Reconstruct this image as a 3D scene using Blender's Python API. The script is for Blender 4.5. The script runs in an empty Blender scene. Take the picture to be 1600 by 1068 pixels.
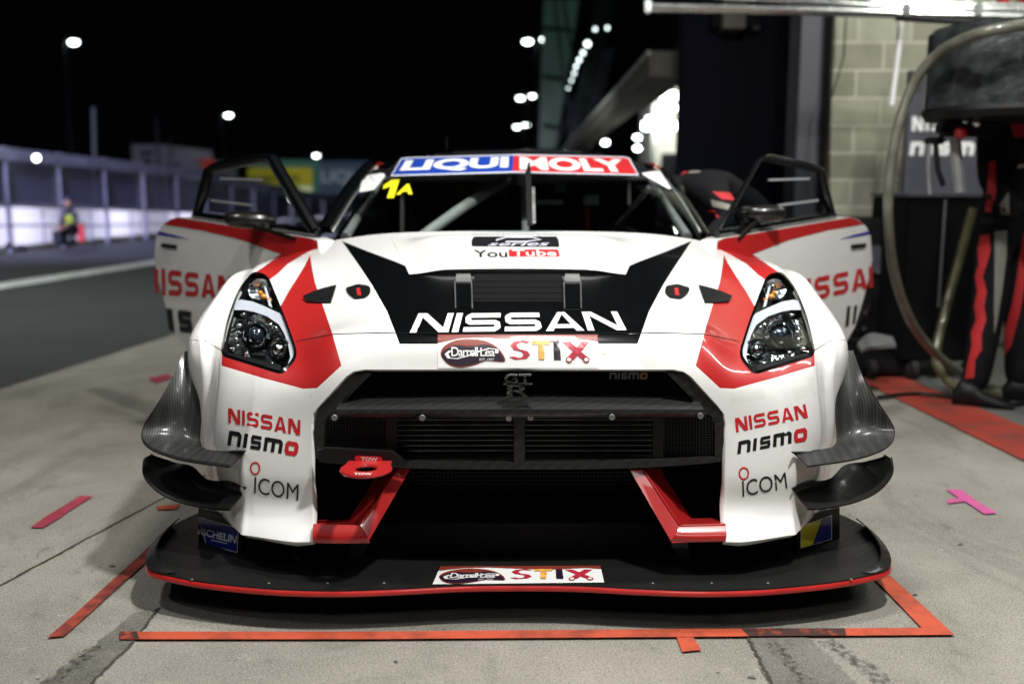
import bpy, bmesh, math, random
import numpy as np
from mathutils import Vector, Matrix
from mathutils.bvhtree import BVHTree
from mathutils.geometry import delaunay_2d_cdt, intersect_point_tri
random.seed(7); rad = math.radians
SC = bpy.context.scene; COL = SC.collection

# ------------------------------------------------------------------ camera, night sky, lamps, exposure
F = 1556.0; PITCH = rad(8.66); D = 2.49; H = 1.15; CX = -0.018       # photo pixels (1600 wide), metres
cam = bpy.data.cameras.new("camera"); camo = bpy.data.objects.new("camera", cam); COL.objects.link(camo)
cam.sensor_width = 36.0; cam.lens = 36.0 * F / 1600.0; cam.clip_end = 900; cam.clip_start = 0.05
camo.location = (CX, -D, H); camo.rotation_euler = (math.pi/2 - PITCH, 0, 0)
cam.dof.use_dof = True; cam.dof.focus_distance = 2.78; cam.dof.aperture_fstop = 1.5; cam.dof.aperture_blades = 0
SC.camera = camo
W = bpy.data.worlds.new("World"); SC.world = W; W.use_nodes = True
bg = W.node_tree.nodes["Background"]; bg.inputs[0].default_value = (0.25, 0.35, 0.55, 1); bg.inputs[1].default_value = 0.0016
SC.view_settings.view_transform = 'Standard'; SC.view_settings.look = 'None'
SC.view_settings.exposure = 0; SC.view_settings.gamma = 1
SC.cycles.use_denoising = True; SC.cycles.sample_clamp_indirect = 4; SC.cycles.max_bounces = 8
SC.cycles.transparent_max_bounces = 12; SC.cycles.caustics_reflective = False; SC.cycles.caustics_refractive = False

def lamp(name, loc, target, power, size, color=(1, 1, 1), size_y=None, spread=180):
    l = bpy.data.lights.new(name, 'AREA'); l.energy = power; l.color = color; l.size = size
    if size_y: l.shape = 'RECTANGLE'; l.size_y = size_y
    l.spread = rad(spread)
    o = bpy.data.objects.new(name, l); COL.objects.link(o); o.location = loc
    o.rotation_euler = (Vector(target) - Vector(loc)).to_track_quat('-Z', 'Y').to_euler()
    return o
lamp("pit_gantry_lamp", (1.0, -0.75, 4.2), (0.0, 0.6, 0.4), 190, 0.25, (1.0, 0.985, 0.94), 0.2)
lamp("pit_gantry_lamp", (0.2, 0.9, 4.4), (0.0, 1.9, 0.4), 80, 0.5, (1.0, 0.98, 0.95), 0.3)
lamp("pit_front_lamp", (1.0, -5.0, 4.6), (0.1, 0.8, 0.5), 26, 1.6, (1.0, 0.98, 0.94), 0.8)  # weak unseen fill added from the front
lamp("garage_door_lamp", (4.2, 1.2, 3.8), (1.0, 1.5, 0.6), 40, 0.2, (0.95, 1.0, 0.96), 1.6)
lamp("pit_gantry_lamp", (-2.4, -0.2, 4.4), (-0.4, 0.9, 0.4), 50, 0.4, (1.0, 0.98, 0.95), 0.3)  # unseen light added to lift the darker left side of the car
lamp("pit_spot_lamp", (-3.0, -2.4, 4.6), (-0.3, 0.6, 0.4), 22, 0.07, (1.0, 1.0, 1.0))  # this and the next: tiny lights added for pinpoint highlights on the paint
lamp("pit_spot_lamp", (3.2, -1.6, 4.8), (0.5, 0.6, 0.4), 26, 0.07, (1.0, 1.0, 1.0))
lamp("lane_lamp", (-5.5, 3.0, 7.5), (-6.0, 9.5, 0.0), 250, 0.8, (0.92, 1.0, 0.98), None, 95)  # added light that brightens the lane asphalt and its white line
lamp("wall_lamp", (3.3, 3.0, 4.0), (3.2, 5.3, 1.6), 75, 0.2, (1.0, 1.0, 0.92), 1.2)  # added light that brightens the block wall
lamp("far_garage_lamp", (3.6, 14.0, 1.4), (1.7, 15.0, 2.4), 45, 0.6, (0.95, 1.0, 0.96))  # added light that lifts the slanting beam from the right
lamp("far_lane_lamp", (-1.8, 12.0, 4.2), (1.7, 15.0, 2.4), 40, 0.6, (0.95, 1.0, 0.96), None, 90)  # added light that brightens the slanting beam's left edge
lamp("pit_lane_floodlight", (-9.0, 9.0, 8.0), (-8.6, 20.0, 1.2), 600, 1.0, (0.52, 0.54, 1.0), None, 70)

# ------------------------------------------------------------------ projection helpers (photo pixel -> point at a known depth)
sp, cp = math.sin(PITCH), math.cos(PITCH)
def ray(px, py):
    a = (px-800)/F; b = (534-py)/F
    return Vector((a, cp + b*sp, -sp + b*cp))
CAM = Vector((CX, -D, H))
def P(px, py, Y):
    d = ray(px, py); return CAM + d*((Y + D)/d.y)
def PZ(px, py, z=0.0):
    d = ray(px, py); return CAM + d*((z - H)/d.z)
def PPL(px, py, p0, n):
    d = ray(px, py); return CAM + d*((Vector(p0) - CAM).dot(n)/d.dot(n))
def proj(v):
    r = Vector(v) - CAM
    f = r.y*cp - r.z*sp; u = r.y*sp + r.z*cp
    return (800 + F*r.x/f, 534 - F*u/f)

# ------------------------------------------------------------------ materials
def nodes(name):
    m = bpy.data.materials.new(name); m.use_nodes = True
    nt = m.node_tree; return m, nt, nt.nodes["Principled BSDF"]
def rgb(c): return (c[0], c[1], c[2], 1)
def mat(name, c, rough=0.5, metal=0.0, coat=0.0, emit=None, es=1.0, noise=0.0, nscale=8.0, bump=0.0, bscale=200.0, spec=0.5, trans=0.0):
    m, nt, b = nodes(name)
    b.inputs["Base Color"].default_value = rgb(c); b.inputs["Roughness"].default_value = rough
    b.inputs["Metallic"].default_value = metal; b.inputs["Coat Weight"].default_value = coat
    b.inputs["Coat Roughness"].default_value = 0.04; b.inputs["Specular IOR Level"].default_value = spec
    b.inputs["Transmission Weight"].default_value = trans
    if emit: b.inputs["Emission Color"].default_value = rgb(emit); b.inputs["Emission Strength"].default_value = es
    if noise or bump:
        tc = nt.nodes.new("ShaderNodeTexCoord")
    if noise:
        n = nt.nodes.new("ShaderNodeTexNoise"); n.inputs["Scale"].default_value = nscale; n.inputs["Detail"].default_value = 6
        nt.links.new(tc.outputs["Object"], n.inputs["Vector"])
        r = nt.nodes.new("ShaderNodeMapRange"); r.inputs[1].default_value = 0.3; r.inputs[2].default_value = 0.7
        r.inputs[3].default_value = 1-noise; r.inputs[4].default_value = 1+noise
        nt.links.new(n.outputs["Fac"], r.inputs[0])
        mx = nt.nodes.new("ShaderNodeVectorMath"); mx.operation = 'SCALE'; mx.inputs[0].default_value = c
        nt.links.new(r.outputs[0], mx.inputs["Scale"]); nt.links.new(mx.outputs[0], b.inputs["Base Color"])
        r2 = nt.nodes.new("ShaderNodeMapRange"); r2.inputs[3].default_value = max(0, rough-0.08); r2.inputs[4].default_value = min(1, rough+0.1)
        nt.links.new(n.outputs["Fac"], r2.inputs[0]); nt.links.new(r2.outputs[0], b.inputs["Roughness"])
    if bump:
        n2 = nt.nodes.new("ShaderNodeTexNoise"); n2.inputs["Scale"].default_value = bscale; n2.inputs["Detail"].default_value = 3
        nt.links.new(tc.outputs["Object"], n2.inputs["Vector"])
        bp = nt.nodes.new("ShaderNodeBump"); bp.inputs["Strength"].default_value = bump; bp.inputs["Distance"].default_value = 0.004
        nt.links.new(n2.outputs["Fac"], bp.inputs["Height"]); nt.links.new(bp.outputs[0], b.inputs["Normal"])
    return m
def carbon(name, lo=0.006, hi=0.05, scale=110.0, rough=0.28, axes=(1, 1, 1)):
    m, nt, b = nodes(name)
    tc = nt.nodes.new("ShaderNodeTexCoord"); sx = nt.nodes.new("ShaderNodeSeparateXYZ"); nt.links.new(tc.outputs["Object"], sx.inputs[0])
    def ma(op, a, c=None):
        n = nt.nodes.new("ShaderNodeMath"); n.operation = op
        for i, v in enumerate((a, c)):
            if v is None: continue
            if isinstance(v, (int, float)): n.inputs[i].default_value = v
            else: nt.links.new(v, n.inputs[i])
        return n.outputs[0]
    yz = ma('ADD', ma('MULTIPLY', sx.outputs[1], axes[1]), ma('MULTIPLY', sx.outputs[2], axes[2]))
    xs = ma('MULTIPLY', sx.outputs[0], axes[0])
    u = ma('MULTIPLY', ma('ADD', xs, yz), scale); v = ma('MULTIPLY', ma('SUBTRACT', xs, yz), scale*0.22)
    w1 = ma('FRACT', u); sel = ma('GREATER_THAN', w1, 0.5)
    w2 = ma('MULTIPLY', ma('SINE', ma('MULTIPLY', v, 6.283)), 0.25)
    fac = ma('ADD', ma('MULTIPLY', sel, 0.75), w2)
    cr = nt.nodes.new("ShaderNodeMapRange"); cr.inputs[3].default_value = lo; cr.inputs[4].default_value = hi
    nt.links.new(fac, cr.inputs[0]); nt.links.new(cr.outputs[0], b.inputs["Base Color"])
    rr = nt.nodes.new("ShaderNodeMapRange"); rr.inputs[3].default_value = rough+0.2; rr.inputs[4].default_value = rough
    nt.links.new(fac, rr.inputs[0]); nt.links.new(rr.outputs[0], b.inputs["Roughness"])
    b.inputs["Coat Weight"].default_value = 0.25; b.inputs["Coat Roughness"].default_value = 0.15; b.inputs["Specular IOR Level"].default_value = .3
    return m
def glassmat(name, tint=(1, 1, 1), refl=1.0, rough=0.02):
    m = bpy.data.materials.new(name); m.use_nodes = True; nt = m.node_tree
    nt.nodes.remove(nt.nodes["Principled BSDF"]); out = nt.nodes["Material Output"]
    tr = nt.nodes.new("ShaderNodeBsdfTransparent"); tr.inputs[0].default_value = rgb(tint)
    gl = nt.nodes.new("ShaderNodeBsdfGlossy"); gl.inputs["Roughness"].default_value = rough
    fr = nt.nodes.new("ShaderNodeLayerWeight"); fr.inputs[0].default_value = .5
    pw = nt.nodes.new("ShaderNodeMath"); pw.operation = 'POWER'; pw.inputs[1].default_value = 4.5; nt.links.new(fr.outputs["Facing"], pw.inputs[0])
    mu = nt.nodes.new("ShaderNodeMath"); mu.operation = 'MULTIPLY_ADD'; mu.inputs[1].default_value = .9*refl; mu.inputs[2].default_value = .045*refl
    mx = nt.nodes.new("ShaderNodeMixShader")
    nt.links.new(pw.outputs[0], mu.inputs[0]); nt.links.new(mu.outputs[0], mx.inputs[0])
    nt.links.new(tr.outputs[0], mx.inputs[1]); nt.links.new(gl.outputs[0], mx.inputs[2]); nt.links.new(mx.outputs[0], out.inputs[0])
    return m
def scuffed(name, c, dirt, amount=0.5, scale=9.0):
    m, nt, b = nodes(name); tc = nt.nodes.new("ShaderNodeTexCoord")
    n = nt.nodes.new("ShaderNodeTexNoise"); n.inputs["Scale"].default_value = scale; n.inputs["Detail"].default_value = 9; n.inputs["Roughness"].default_value = .7
    nt.links.new(tc.outputs["Object"], n.inputs["Vector"])
    r = nt.nodes.new("ShaderNodeMapRange"); r.inputs[1].default_value = 0.62 - amount*0.3; r.inputs[2].default_value = 0.68 - amount*0.05
    nt.links.new(n.outputs["Fac"], r.inputs[0])
    mx = nt.nodes.new("ShaderNodeMix"); mx.data_type = 'RGBA'; mx.inputs[6].default_value = rgb(c); mx.inputs[7].default_value = rgb(dirt)
    nt.links.new(r.outputs[0], mx.inputs[0]); nt.links.new(mx.outputs[2], b.inputs["Base Color"]); b.inputs["Roughness"].default_value = .55
    return m
M = {}
M['white'] = mat('white_paint', (.76, .76, .74), .32, coat=.7, noise=.015, nscale=3)
def chips(m):
    nt = m.node_tree; b = nt.nodes["Principled BSDF"]; src = b.inputs["Base Color"].links[0].from_socket; tc = nt.nodes.new("ShaderNodeTexCoord")
    v = nt.nodes.new("ShaderNodeTexVoronoi"); v.inputs["Scale"].default_value = 42; nt.links.new(tc.outputs["Object"], v.inputs["Vector"])
    a = nt.nodes.new("ShaderNodeMapRange"); a.inputs[1].default_value = .085; a.inputs[2].default_value = .05; nt.links.new(v.outputs["Distance"], a.inputs[0])
    sx = nt.nodes.new("ShaderNodeSeparateXYZ"); nt.links.new(v.outputs["Color"], sx.inputs[0]); g = nt.nodes.new("ShaderNodeMath"); g.operation = 'GREATER_THAN'; g.inputs[1].default_value = .80; nt.links.new(sx.outputs[0], g.inputs[0])
    n = nt.nodes.new("ShaderNodeTexNoise"); n.inputs["Scale"].default_value = 5; n.inputs["Detail"].default_value = 9; n.inputs["Roughness"].default_value = .75; nt.links.new(tc.outputs["Object"], n.inputs["Vector"])
    r = nt.nodes.new("ShaderNodeMapRange"); r.inputs[1].default_value = .55; r.inputs[2].default_value = .80; r.inputs[4].default_value = .10; nt.links.new(n.outputs["Fac"], r.inputs[0])
    mu = nt.nodes.new("ShaderNodeMath"); mu.operation = 'MULTIPLY'; nt.links.new(a.outputs[0], mu.inputs[0]); nt.links.new(g.outputs[0], mu.inputs[1]); ad = nt.nodes.new("ShaderNodeMath"); ad.operation = 'MAXIMUM'; nt.links.new(mu.outputs[0], ad.inputs[0]); nt.links.new(r.outputs[0], ad.inputs[1])
    mx = nt.nodes.new("ShaderNodeMix"); mx.data_type = 'RGBA'; nt.links.new(ad.outputs[0], mx.inputs[0]); nt.links.new(src, mx.inputs[6]); mx.inputs[7].default_value = (.16, .14, .12, 1); nt.links.new(mx.outputs[2], b.inputs["Base Color"])
chips(M['white'])
M['red'] = mat('red_paint', (.44, .018, .018), .32, coat=.7, noise=.04, nscale=3)
M['black'] = mat('black_paint', (.0025, .003, .0035), .22, coat=.35, spec=.25)
M['matt'] = mat('matt_black', (.0025, .0025, .003), .8, spec=.15)
M['rubberblack'] = mat('satin_black', (.006, .006, .007), .45, spec=.3, noise=.2, nscale=30)
M['carbon'] = carbon('carbon_fibre', .004, .030)
M['carbon_dark'] = carbon('dark_carbon_fibre', .0025, .009, 130, .42, (1, 1, .2))
M['carbon_fine'] = carbon('ribbed_carbon', .008, .040, 150, .38, (1, .1, .05))
M['redsplit'] = mat('red_edge_paint', (.50, .02, .018), .35, coat=.5, noise=.12, nscale=14)
M['chrome'] = mat('chrome', (.75, .78, .80), .12, 1.0)
M['steel'] = mat('steel', (.42, .43, .42), .35, .9, noise=.2, nscale=20)
M['alu'] = mat('painted_tube_grey', (.50, .48, .42), .4, .2, noise=.1)
M['stkw'] = mat('sticker_white', (.82, .82, .81), .4, coat=.3)
M['stkr'] = mat('sticker_red', (.52, .02, .025), .4, coat=.3)
M['stkk'] = mat('sticker_black', (.008, .008, .010), .4, coat=.3)
M['stkb'] = mat('sticker_blue', (.010, .05, .36), .4, coat=.3)
M['navyst'] = mat('sticker_navy', (.015, .025, .30), .4, coat=.3)
M['stky'] = mat('sticker_yellow', (.80, .72, .02), .4, coat=.3)
M['brown'] = mat('sticker_brown', (.22, .035, .022), .35, coat=.5)
M['orange2'] = mat('sticker_caramel', (.72, .38, .08), .4, noise=.3, nscale=70)
M['wine'] = mat('sticker_wine', (.45, .02, .045), .35, noise=.3, nscale=70)
M['plum'] = mat('sticker_plum', (.018, .008, .022), .35)
M['tyre'] = mat('tyre_rubber', (.012, .012, .012), .8)
M['rim'] = mat('rim_metal', (.06, .06, .06), .35, .8)
M['lampglass'] = glassmat('headlight_glass', (.93, .96, .95), 1.0)
M['screen'] = glassmat('windscreen_glass', (.82, .86, .88), .8)
M['sideglass'] = glassmat('side_window_plastic', (.72, .76, .78), 1.1)
M['amber'] = mat('amber_lens', (.85, .30, .02), .2, coat=.5)
M['drl'] = mat('frosted_white_plastic', (.62, .63, .72), .35)
M['chromed'] = mat('dark_chrome', (.30, .34, .35), .16, 1.0, bump=.5, bscale=60)

# ------------------------------------------------------------------ mesh helpers
class MB:
    def __init__(s): s.v = []; s.f = []; s.m = []; s.mats = []
    def mi(s, m):
        if m not in s.mats: s.mats.append(m)
        return s.mats.index(m)
    def add(s, vs, fs, m):
        o = len(s.v); k = s.mi(m); s.v += [tuple(v) for v in vs]
        for f in fs: s.f.append(tuple(i+o for i in f)); s.m.append(k)
        return s
    def box(s, lo, hi, m, rz=0.0, bev=0.0):
        x0, y0, z0 = lo; x1, y1, z1 = hi
        bm = bmesh.new(); bmesh.ops.create_cube(bm, size=1.0)
        for v in bm.verts: v.co = Vector(((x1-x0)*v.co.x, (y1-y0)*v.co.y, (z1-z0)*v.co.z))
        b = min(bev, .45*min(abs(x1-x0), abs(y1-y0), abs(z1-z0)))
        if b > 0: bmesh.ops.bevel(bm, geom=bm.edges[:], offset=b, segments=2, affect='EDGES')
        c = Vector(((x0+x1)/2, (y0+y1)/2, (z0+z1)/2)); R = Matrix.Rotation(rz, 3, 'Z')
        bm.verts.ensure_lookup_table()
        s.add([R @ v.co + c for v in bm.verts], [[v.index for v in f.verts] for f in bm.faces], m); bm.free(); return s
    def beam(s, a, b, w, h, m):
        a, b = Vector(a), Vector(b); d = (b-a).normalized()
        up = Vector((0, 0, 1)) if abs(d.z) < .9 else Vector((0, 1, 0))
        sd = d.cross(up).normalized()*w/2; uu = sd.normalized().cross(d).normalized()*h/2
        vs = [p+q for p in (a, b) for q in (-sd-uu, sd-uu, sd+uu, -sd+uu)]
        return s.add(vs, [(3, 2, 1, 0), (4, 5, 6, 7), (0, 1, 5, 4), (1, 2, 6, 5), (2, 3, 7, 6), (3, 0, 4, 7)], m)
    def tube(s, pts, r, m, n=10, closed=False, caps=True):
        pts = [Vector(p) for p in pts]; N = len(pts); rs = r if isinstance(r, (list, tuple)) else [r]*N
        prev = None; vs = []
        for i, p in enumerate(pts):
            if closed: t = (pts[(i+1) % N]-pts[i-1]).normalized()
            else: t = (pts[min(i+1, N-1)]-pts[max(i-1, 0)]).normalized()
            if prev is None:
                a = Vector((0, 0, 1)) if abs(t.z) < .9 else Vector((1, 0, 0)); prev = t.cross(a).normalized()
            else: prev = (prev - t*prev.dot(t)).normalized()
            b = t.cross(prev)
            for k in range(n):
                an = 2*math.pi*k/n; vs.append(p + (prev*math.cos(an)+b*math.sin(an))*rs[i])
        fs = []
        for i in range(N if closed else N-1):
            j = (i+1) % N
            for k in range(n): fs.append((i*n+k, i*n+(k+1) % n, j*n+(k+1) % n, j*n+k))
        if caps and not closed: fs += [tuple(range(n-1, -1, -1)), tuple((N-1)*n+k for k in range(n))]
        return s.add(vs, fs, m)
    def lathe(s, prof, c, axis, m, n=32):
        c = Vector(c); q = Vector((0, 0, 1)).rotation_difference(Vector(axis).normalized()); vs = []; fs = []
        for (r, z) in prof:
            for k in range(n):
                a = 2*math.pi*k/n; vs.append(c + q @ Vector((r*math.cos(a), r*math.sin(a), z)))
        for i in range(len(prof)-1):
            for k in range(n): fs.append((i*n+k, i*n+(k+1) % n, (i+1)*n+(k+1) % n, (i+1)*n+k))
        return s.add(vs, fs, m)
    def ball(s, c, r, m, n=16, sc=(1, 1, 1)):
        c = Vector(c); prof = [(max(1e-4, math.sin(math.pi*i/n)), -math.cos(math.pi*i/n)) for i in range(n+1)]
        vs = []; fs = []; k = 2*n
        for (rr, z) in prof:
            for j in range(k):
                a = 2*math.pi*j/k; vs.append(c + Vector((rr*math.cos(a)*r*sc[0], rr*math.sin(a)*r*sc[1], z*r*sc[2])))
        for i in range(n):
            for j in range(k): fs.append((i*k+j, i*k+(j+1) % k, (i+1)*k+(j+1) % k, (i+1)*k+j))
        return s.add(vs, fs, m)
    def sheet(s, A, B, m, th=0.004, n=24, k=6, bulge=None):
        """thick curved sheet between the polylines A and B"""
        A = resample(A, n); B = resample(B, n); grid = []
        for i in range(n):
            for j in range(k+1):
                t = j/k; p = A[i].lerp(B[i], t)
                if bulge: p = p + Vector(bulge)*math.sin(math.pi*t)
                grid.append(p)
        w = k+1; nr = [Vector() for _ in grid]; fs = []
        for i in range(n-1):
            for j in range(k):
                q = (i*w+j, i*w+j+1, (i+1)*w+j+1, (i+1)*w+j); fs.append(q)
                nn = (grid[q[2]]-grid[q[0]]).cross(grid[q[3]]-grid[q[1]])
                for z in q: nr[z] += nn
        L = len(grid)
        back = [g - (x.normalized()*th if x.length > 0 else Vector()) for g, x in zip(grid, nr)]
        ff = list(fs) + [tuple(L+z for z in reversed(q)) for q in fs]
        bd = [j for j in range(w)] + [i*w+k for i in range(1, n)] + [(n-1)*w+j for j in range(k-1, -1, -1)] + [i*w for i in range(n-2, 0, -1)]
        for a, b in zip(bd, bd[1:]+bd[:1]): ff.append((b, a, L+a, L+b))
        return s.add(grid+back, ff, m)
    def prism(s, pts, off, m):
        """polygon (3D points, planar) extruded by vector off"""
        pts = [Vector(p) for p in pts]; n = len(pts); off = Vector(off)
        from mathutils.geometry import tessellate_polygon
        tri = tessellate_polygon([pts]); fs = [tuple(t) for t in tri] + [tuple(n+i for i in reversed(t)) for t in tri]
        for i in range(n): j = (i+1) % n; fs.append((j, i, n+i, n+j))
        return s.add(pts+[p+off for p in pts], fs, m)
    def build(s, name, parent=None, smooth=True, angle=35, fix=True):
        me = bpy.data.meshes.new(name); me.from_pydata(s.v, [], s.f)
        for m in s.mats: me.materials.append(M[m] if isinstance(m, str) else m)
        me.polygons.foreach_set("material_index", s.m)
        if fix:
            bm = bmesh.new(); bm.from_mesh(me); bmesh.ops.recalc_face_normals(bm, faces=bm.faces[:]); bm.to_mesh(me); bm.free()
        o = bpy.data.objects.new(name, me); COL.objects.link(o)
        if smooth:
            me.polygons.foreach_set("use_smooth", [True]*len(me.polygons)); me.set_sharp_from_angle(angle=rad(angle))
        if parent: put(o, parent)
        return o
def put(o, parent):
    b = Vector(); q = parent
    while q: b += q.location; q = q.parent
    if b.length > 0: o.data.transform(Matrix.Translation(-b))
    o.parent = parent; return o
def resample(pts, n):
    pts = [Vector(p) for p in pts]; d = [0]
    for a, b in zip(pts, pts[1:]): d.append(d[-1] + (b-a).length)
    # smooth catmull through the points
    out = []
    for i in range(n):
        t = d[-1]*i/(n-1); k = 0
        while k < len(pts)-2 and d[k+1] < t: k += 1
        u = (t-d[k])/max(1e-9, d[k+1]-d[k])
        p0 = pts[max(k-1, 0)]; p1 = pts[k]; p2 = pts[k+1]; p3 = pts[min(k+2, len(pts)-1)]
        out.append(.5*((2*p1) + (p2-p0)*u + (2*p0-5*p1+4*p2-p3)*u*u + (3*p1-p0-3*p2+p3)*u**3))
    return out
def tag(o, label=None, cat=None, group=None, kind=None):
    if label: o['label'] = label
    if cat: o['category'] = cat
    if group: o['group'] = group
    if kind: o['kind'] = kind
    return o
def empty(name, loc, label=None, cat=None, group=None, rz=0):
    o = bpy.data.objects.new(name, None); COL.objects.link(o); o.location = loc; o.rotation_euler = (0, 0, rz); o.empty_display_size = .1
    return tag(o, label, cat, group)
def mirrored(o, name=None, parent=None, keep=None):
    me = o.data.copy(); me.transform(Matrix.Scale(-1, 4, (1, 0, 0))); me.flip_normals()
    c = bpy.data.objects.new(name or o.name.split('.')[0], me); COL.objects.link(c); c.parent = parent if parent is not None else o.parent
    return c
def mirror_tree(o, parent):
    c = mirrored(o, None, parent) if o.type == 'MESH' else None
    for ch in list(o.children): mirror_tree(ch, c)
    return c
# ------------------------------------------------------------------ body surface of the car: rows run from the windscreen to the bumper's lower edge, columns from the centre line outwards
CTRL = [
 [(0,1.30,.998),(.26,1.30,.996),(.50,1.33,.986),(.68,1.38,.962),(.79,1.46,.935),(.86,1.50,.912),(.92,1.52,.885),(.975,1.52,.83),(1.0,1.52,.72),(1.0,1.52,.45),(.98,1.52,.2)],
 [(0,1.02,.942),(.25,1.02,.940),(.47,1.03,.930),(.62,1.05,.908),(.74,1.05,.892),(.83,1.03,.892),(.91,1.02,.890),(.985,1.02,.862),(1.022,1.02,.77),(1.025,1.02,.5),(1.0,1.02,.2)],
 [(0,.75,.878),(.25,.76,.877),(.44,.76,.867),(.58,.76,.838),(.745,.77,.808),(.84,.77,.805),(.92,.79,.812),(.99,.80,.812),(1.028,.80,.735),(1.03,.82,.5),(1.0,.82,.2)],
 [(0,.45,.806),(.25,.46,.804),(.42,.465,.792),(.55,.47,.765),(.672,.47,.722),(.79,.53,.720),(.91,.59,.722),(.985,.58,.735),(1.030,.61,.68),(1.038,.74,.48),(1.01,.74,.2)],
 [(0,.25,.754),(.25,.25,.753),(.40,.265,.750),(.525,.30,.740),(.634,.33,.681),(.753,.37,.669),(.877,.43,.672),(.965,.49,.666),(1.022,.55,.635),(1.035,.70,.45),(1.005,.70,.2)],
 [(0,.185,.668),(.25,.185,.668),(.38,.19,.668),(.50,.21,.665),(.606,.235,.616),(.735,.28,.598),(.868,.36,.592),(.950,.45,.580),(1.010,.54,.545),(1.022,.68,.42),(.995,.68,.2)],
 [(0,.15,.53),(.25,.15,.53),(.38,.16,.53),(.49,.17,.53),(.602,.20,.496),(.755,.24,.484),(.872,.32,.47),(.955,.44,.445),(.995,.56,.42),(1.0,.67,.34),(.975,.67,.2)],
 [(0,.13,.40),(.25,.13,.40),(.38,.14,.40),(.49,.15,.40),(.598,.165,.371),(.775,.215,.367),(.868,.31,.353),(.950,.44,.335),(.985,.56,.31),(.988,.66,.27),(.975,.66,.2)],
 [(0,.11,.30),(.25,.11,.30),(.38,.11,.30),(.49,.11,.30),(.596,.155,.285),(.768,.205,.275),(.860,.31,.265),(.942,.44,.255),(.975,.56,.24),(.98,.66,.22),(.97,.66,.2)],
 [(0,.08,.215),(.25,.08,.215),(.38,.08,.215),(.49,.08,.215),(.602,.078,.215),(.765,.150,.210),(.850,.29,.207),(.930,.43,.205),(.965,.56,.20),(.97,.66,.20),(.968,.67,.195)],
]
for r_, row_ in enumerate(CTRL):
    a_, b_ = row_[6], row_[7]; k_ = (0, .8, 1, 1, 1, 1, .6, .2, 0, 0)[r_]
    P_ = [np.array(row_[i]) for i in (3, 4, 5, 6, 7)]
    def crq(t, a, b, c, d): return tuple(.5*((2*b)+(c-a)*t+(2*a-5*b+4*c-d)*t*t+(3*b-a-3*c+d)*t**3))
    if r_ >= 6: c1_, c2_ = tuple(P_[1]*.12+P_[2]*.88), tuple(P_[2]*.86+P_[3]*.14)
    else: c1_, c2_ = crq(.88, *P_[:4]), crq(.14, *P_[1:])
    row_.insert(7, tuple(a_[i]*.5+b_[i]*.5 + (0, .022, -.012)[i]*k_ for i in range(3)))
    row_.insert(6, c2_); row_.insert(5, c1_)
CT = np.array(CTRL, float); NV, NU = CT.shape[0], CT.shape[1]
EX = np.zeros((NV, NU+2, 3)); EX[:, 1:-1] = CT; EX[:, 0] = CT[:, 1]*np.array([-1, 1, 1]); EX[:, -1] = 2*CT[:, -1]-CT[:, -2]
EX2 = np.zeros((NV+2, NU+2, 3)); EX2[1:-1] = EX; EX2[0] = 2*EX[0]-EX[1]; EX2[-1] = 2*EX[-1]-EX[-2]
EX2[:, 0] = EX2[:, 2]*np.array([-1, 1, 1])
def crw(t):
    return np.array([-.5*t+t*t-.5*t**3, 1-2.5*t*t+1.5*t**3, .5*t+2*t*t-1.5*t**3, -.5*t*t+.5*t**3])
KN = [0, 1, 2, 3, 4, 4.88, 5, 5.14, 6, 6.5, 7, 8, 9, 10]; KH = [1]+[b-a for a, b in zip(KN, KN[1:])]+[1]
def cru(i, t):
    hm, h, hp = KH[i], KH[i+1], KH[i+2]; h00 = 2*t**3-3*t*t+1; h10 = t**3-2*t*t+t; h01 = -2*t**3+3*t*t; h11 = t**3-t*t
    a = h/(hm+h); b = h/(h+hp); return np.array([-h10*a, h00-h11*b, h01+h10*a, h11*b])
def S(u, v):
    sg = 1.0
    if u < 0: u = -u; sg = -1.0
    u = min(max(u, 0), NU-1-1e-9); v = min(max(v, 0), NV-1-1e-9); i = int(u); j = int(v)
    a = cru(i, u-i); b = crw(v-j); blk = EX2[j:j+4, i:i+4]
    p = np.einsum('j,i,jik->k', b, a, blk); return np.array([p[0]*sg, p[1], p[2]])
def Sn(u, v):
    e = 1e-3; u0, u1 = max(u-e, -NU+1), min(u+e, NU-1-1e-6); v0, v1 = max(v-e, 0), min(v+e, NV-1-1e-6)
    n = np.cross(S(u, v1)-S(u, v0), S(u1, v)-S(u0, v)); n /= max(1e-12, np.linalg.norm(n))
    return n
_t = Sn(3, 3); NSGN = 1 if _t[2] > 0 else -1
def SN(u, v): return Sn(u, v)*NSGN
def SO(u, v, off=0.0):
    return S(u, v) + (SN(u, v)*off if off else 0)
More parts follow.
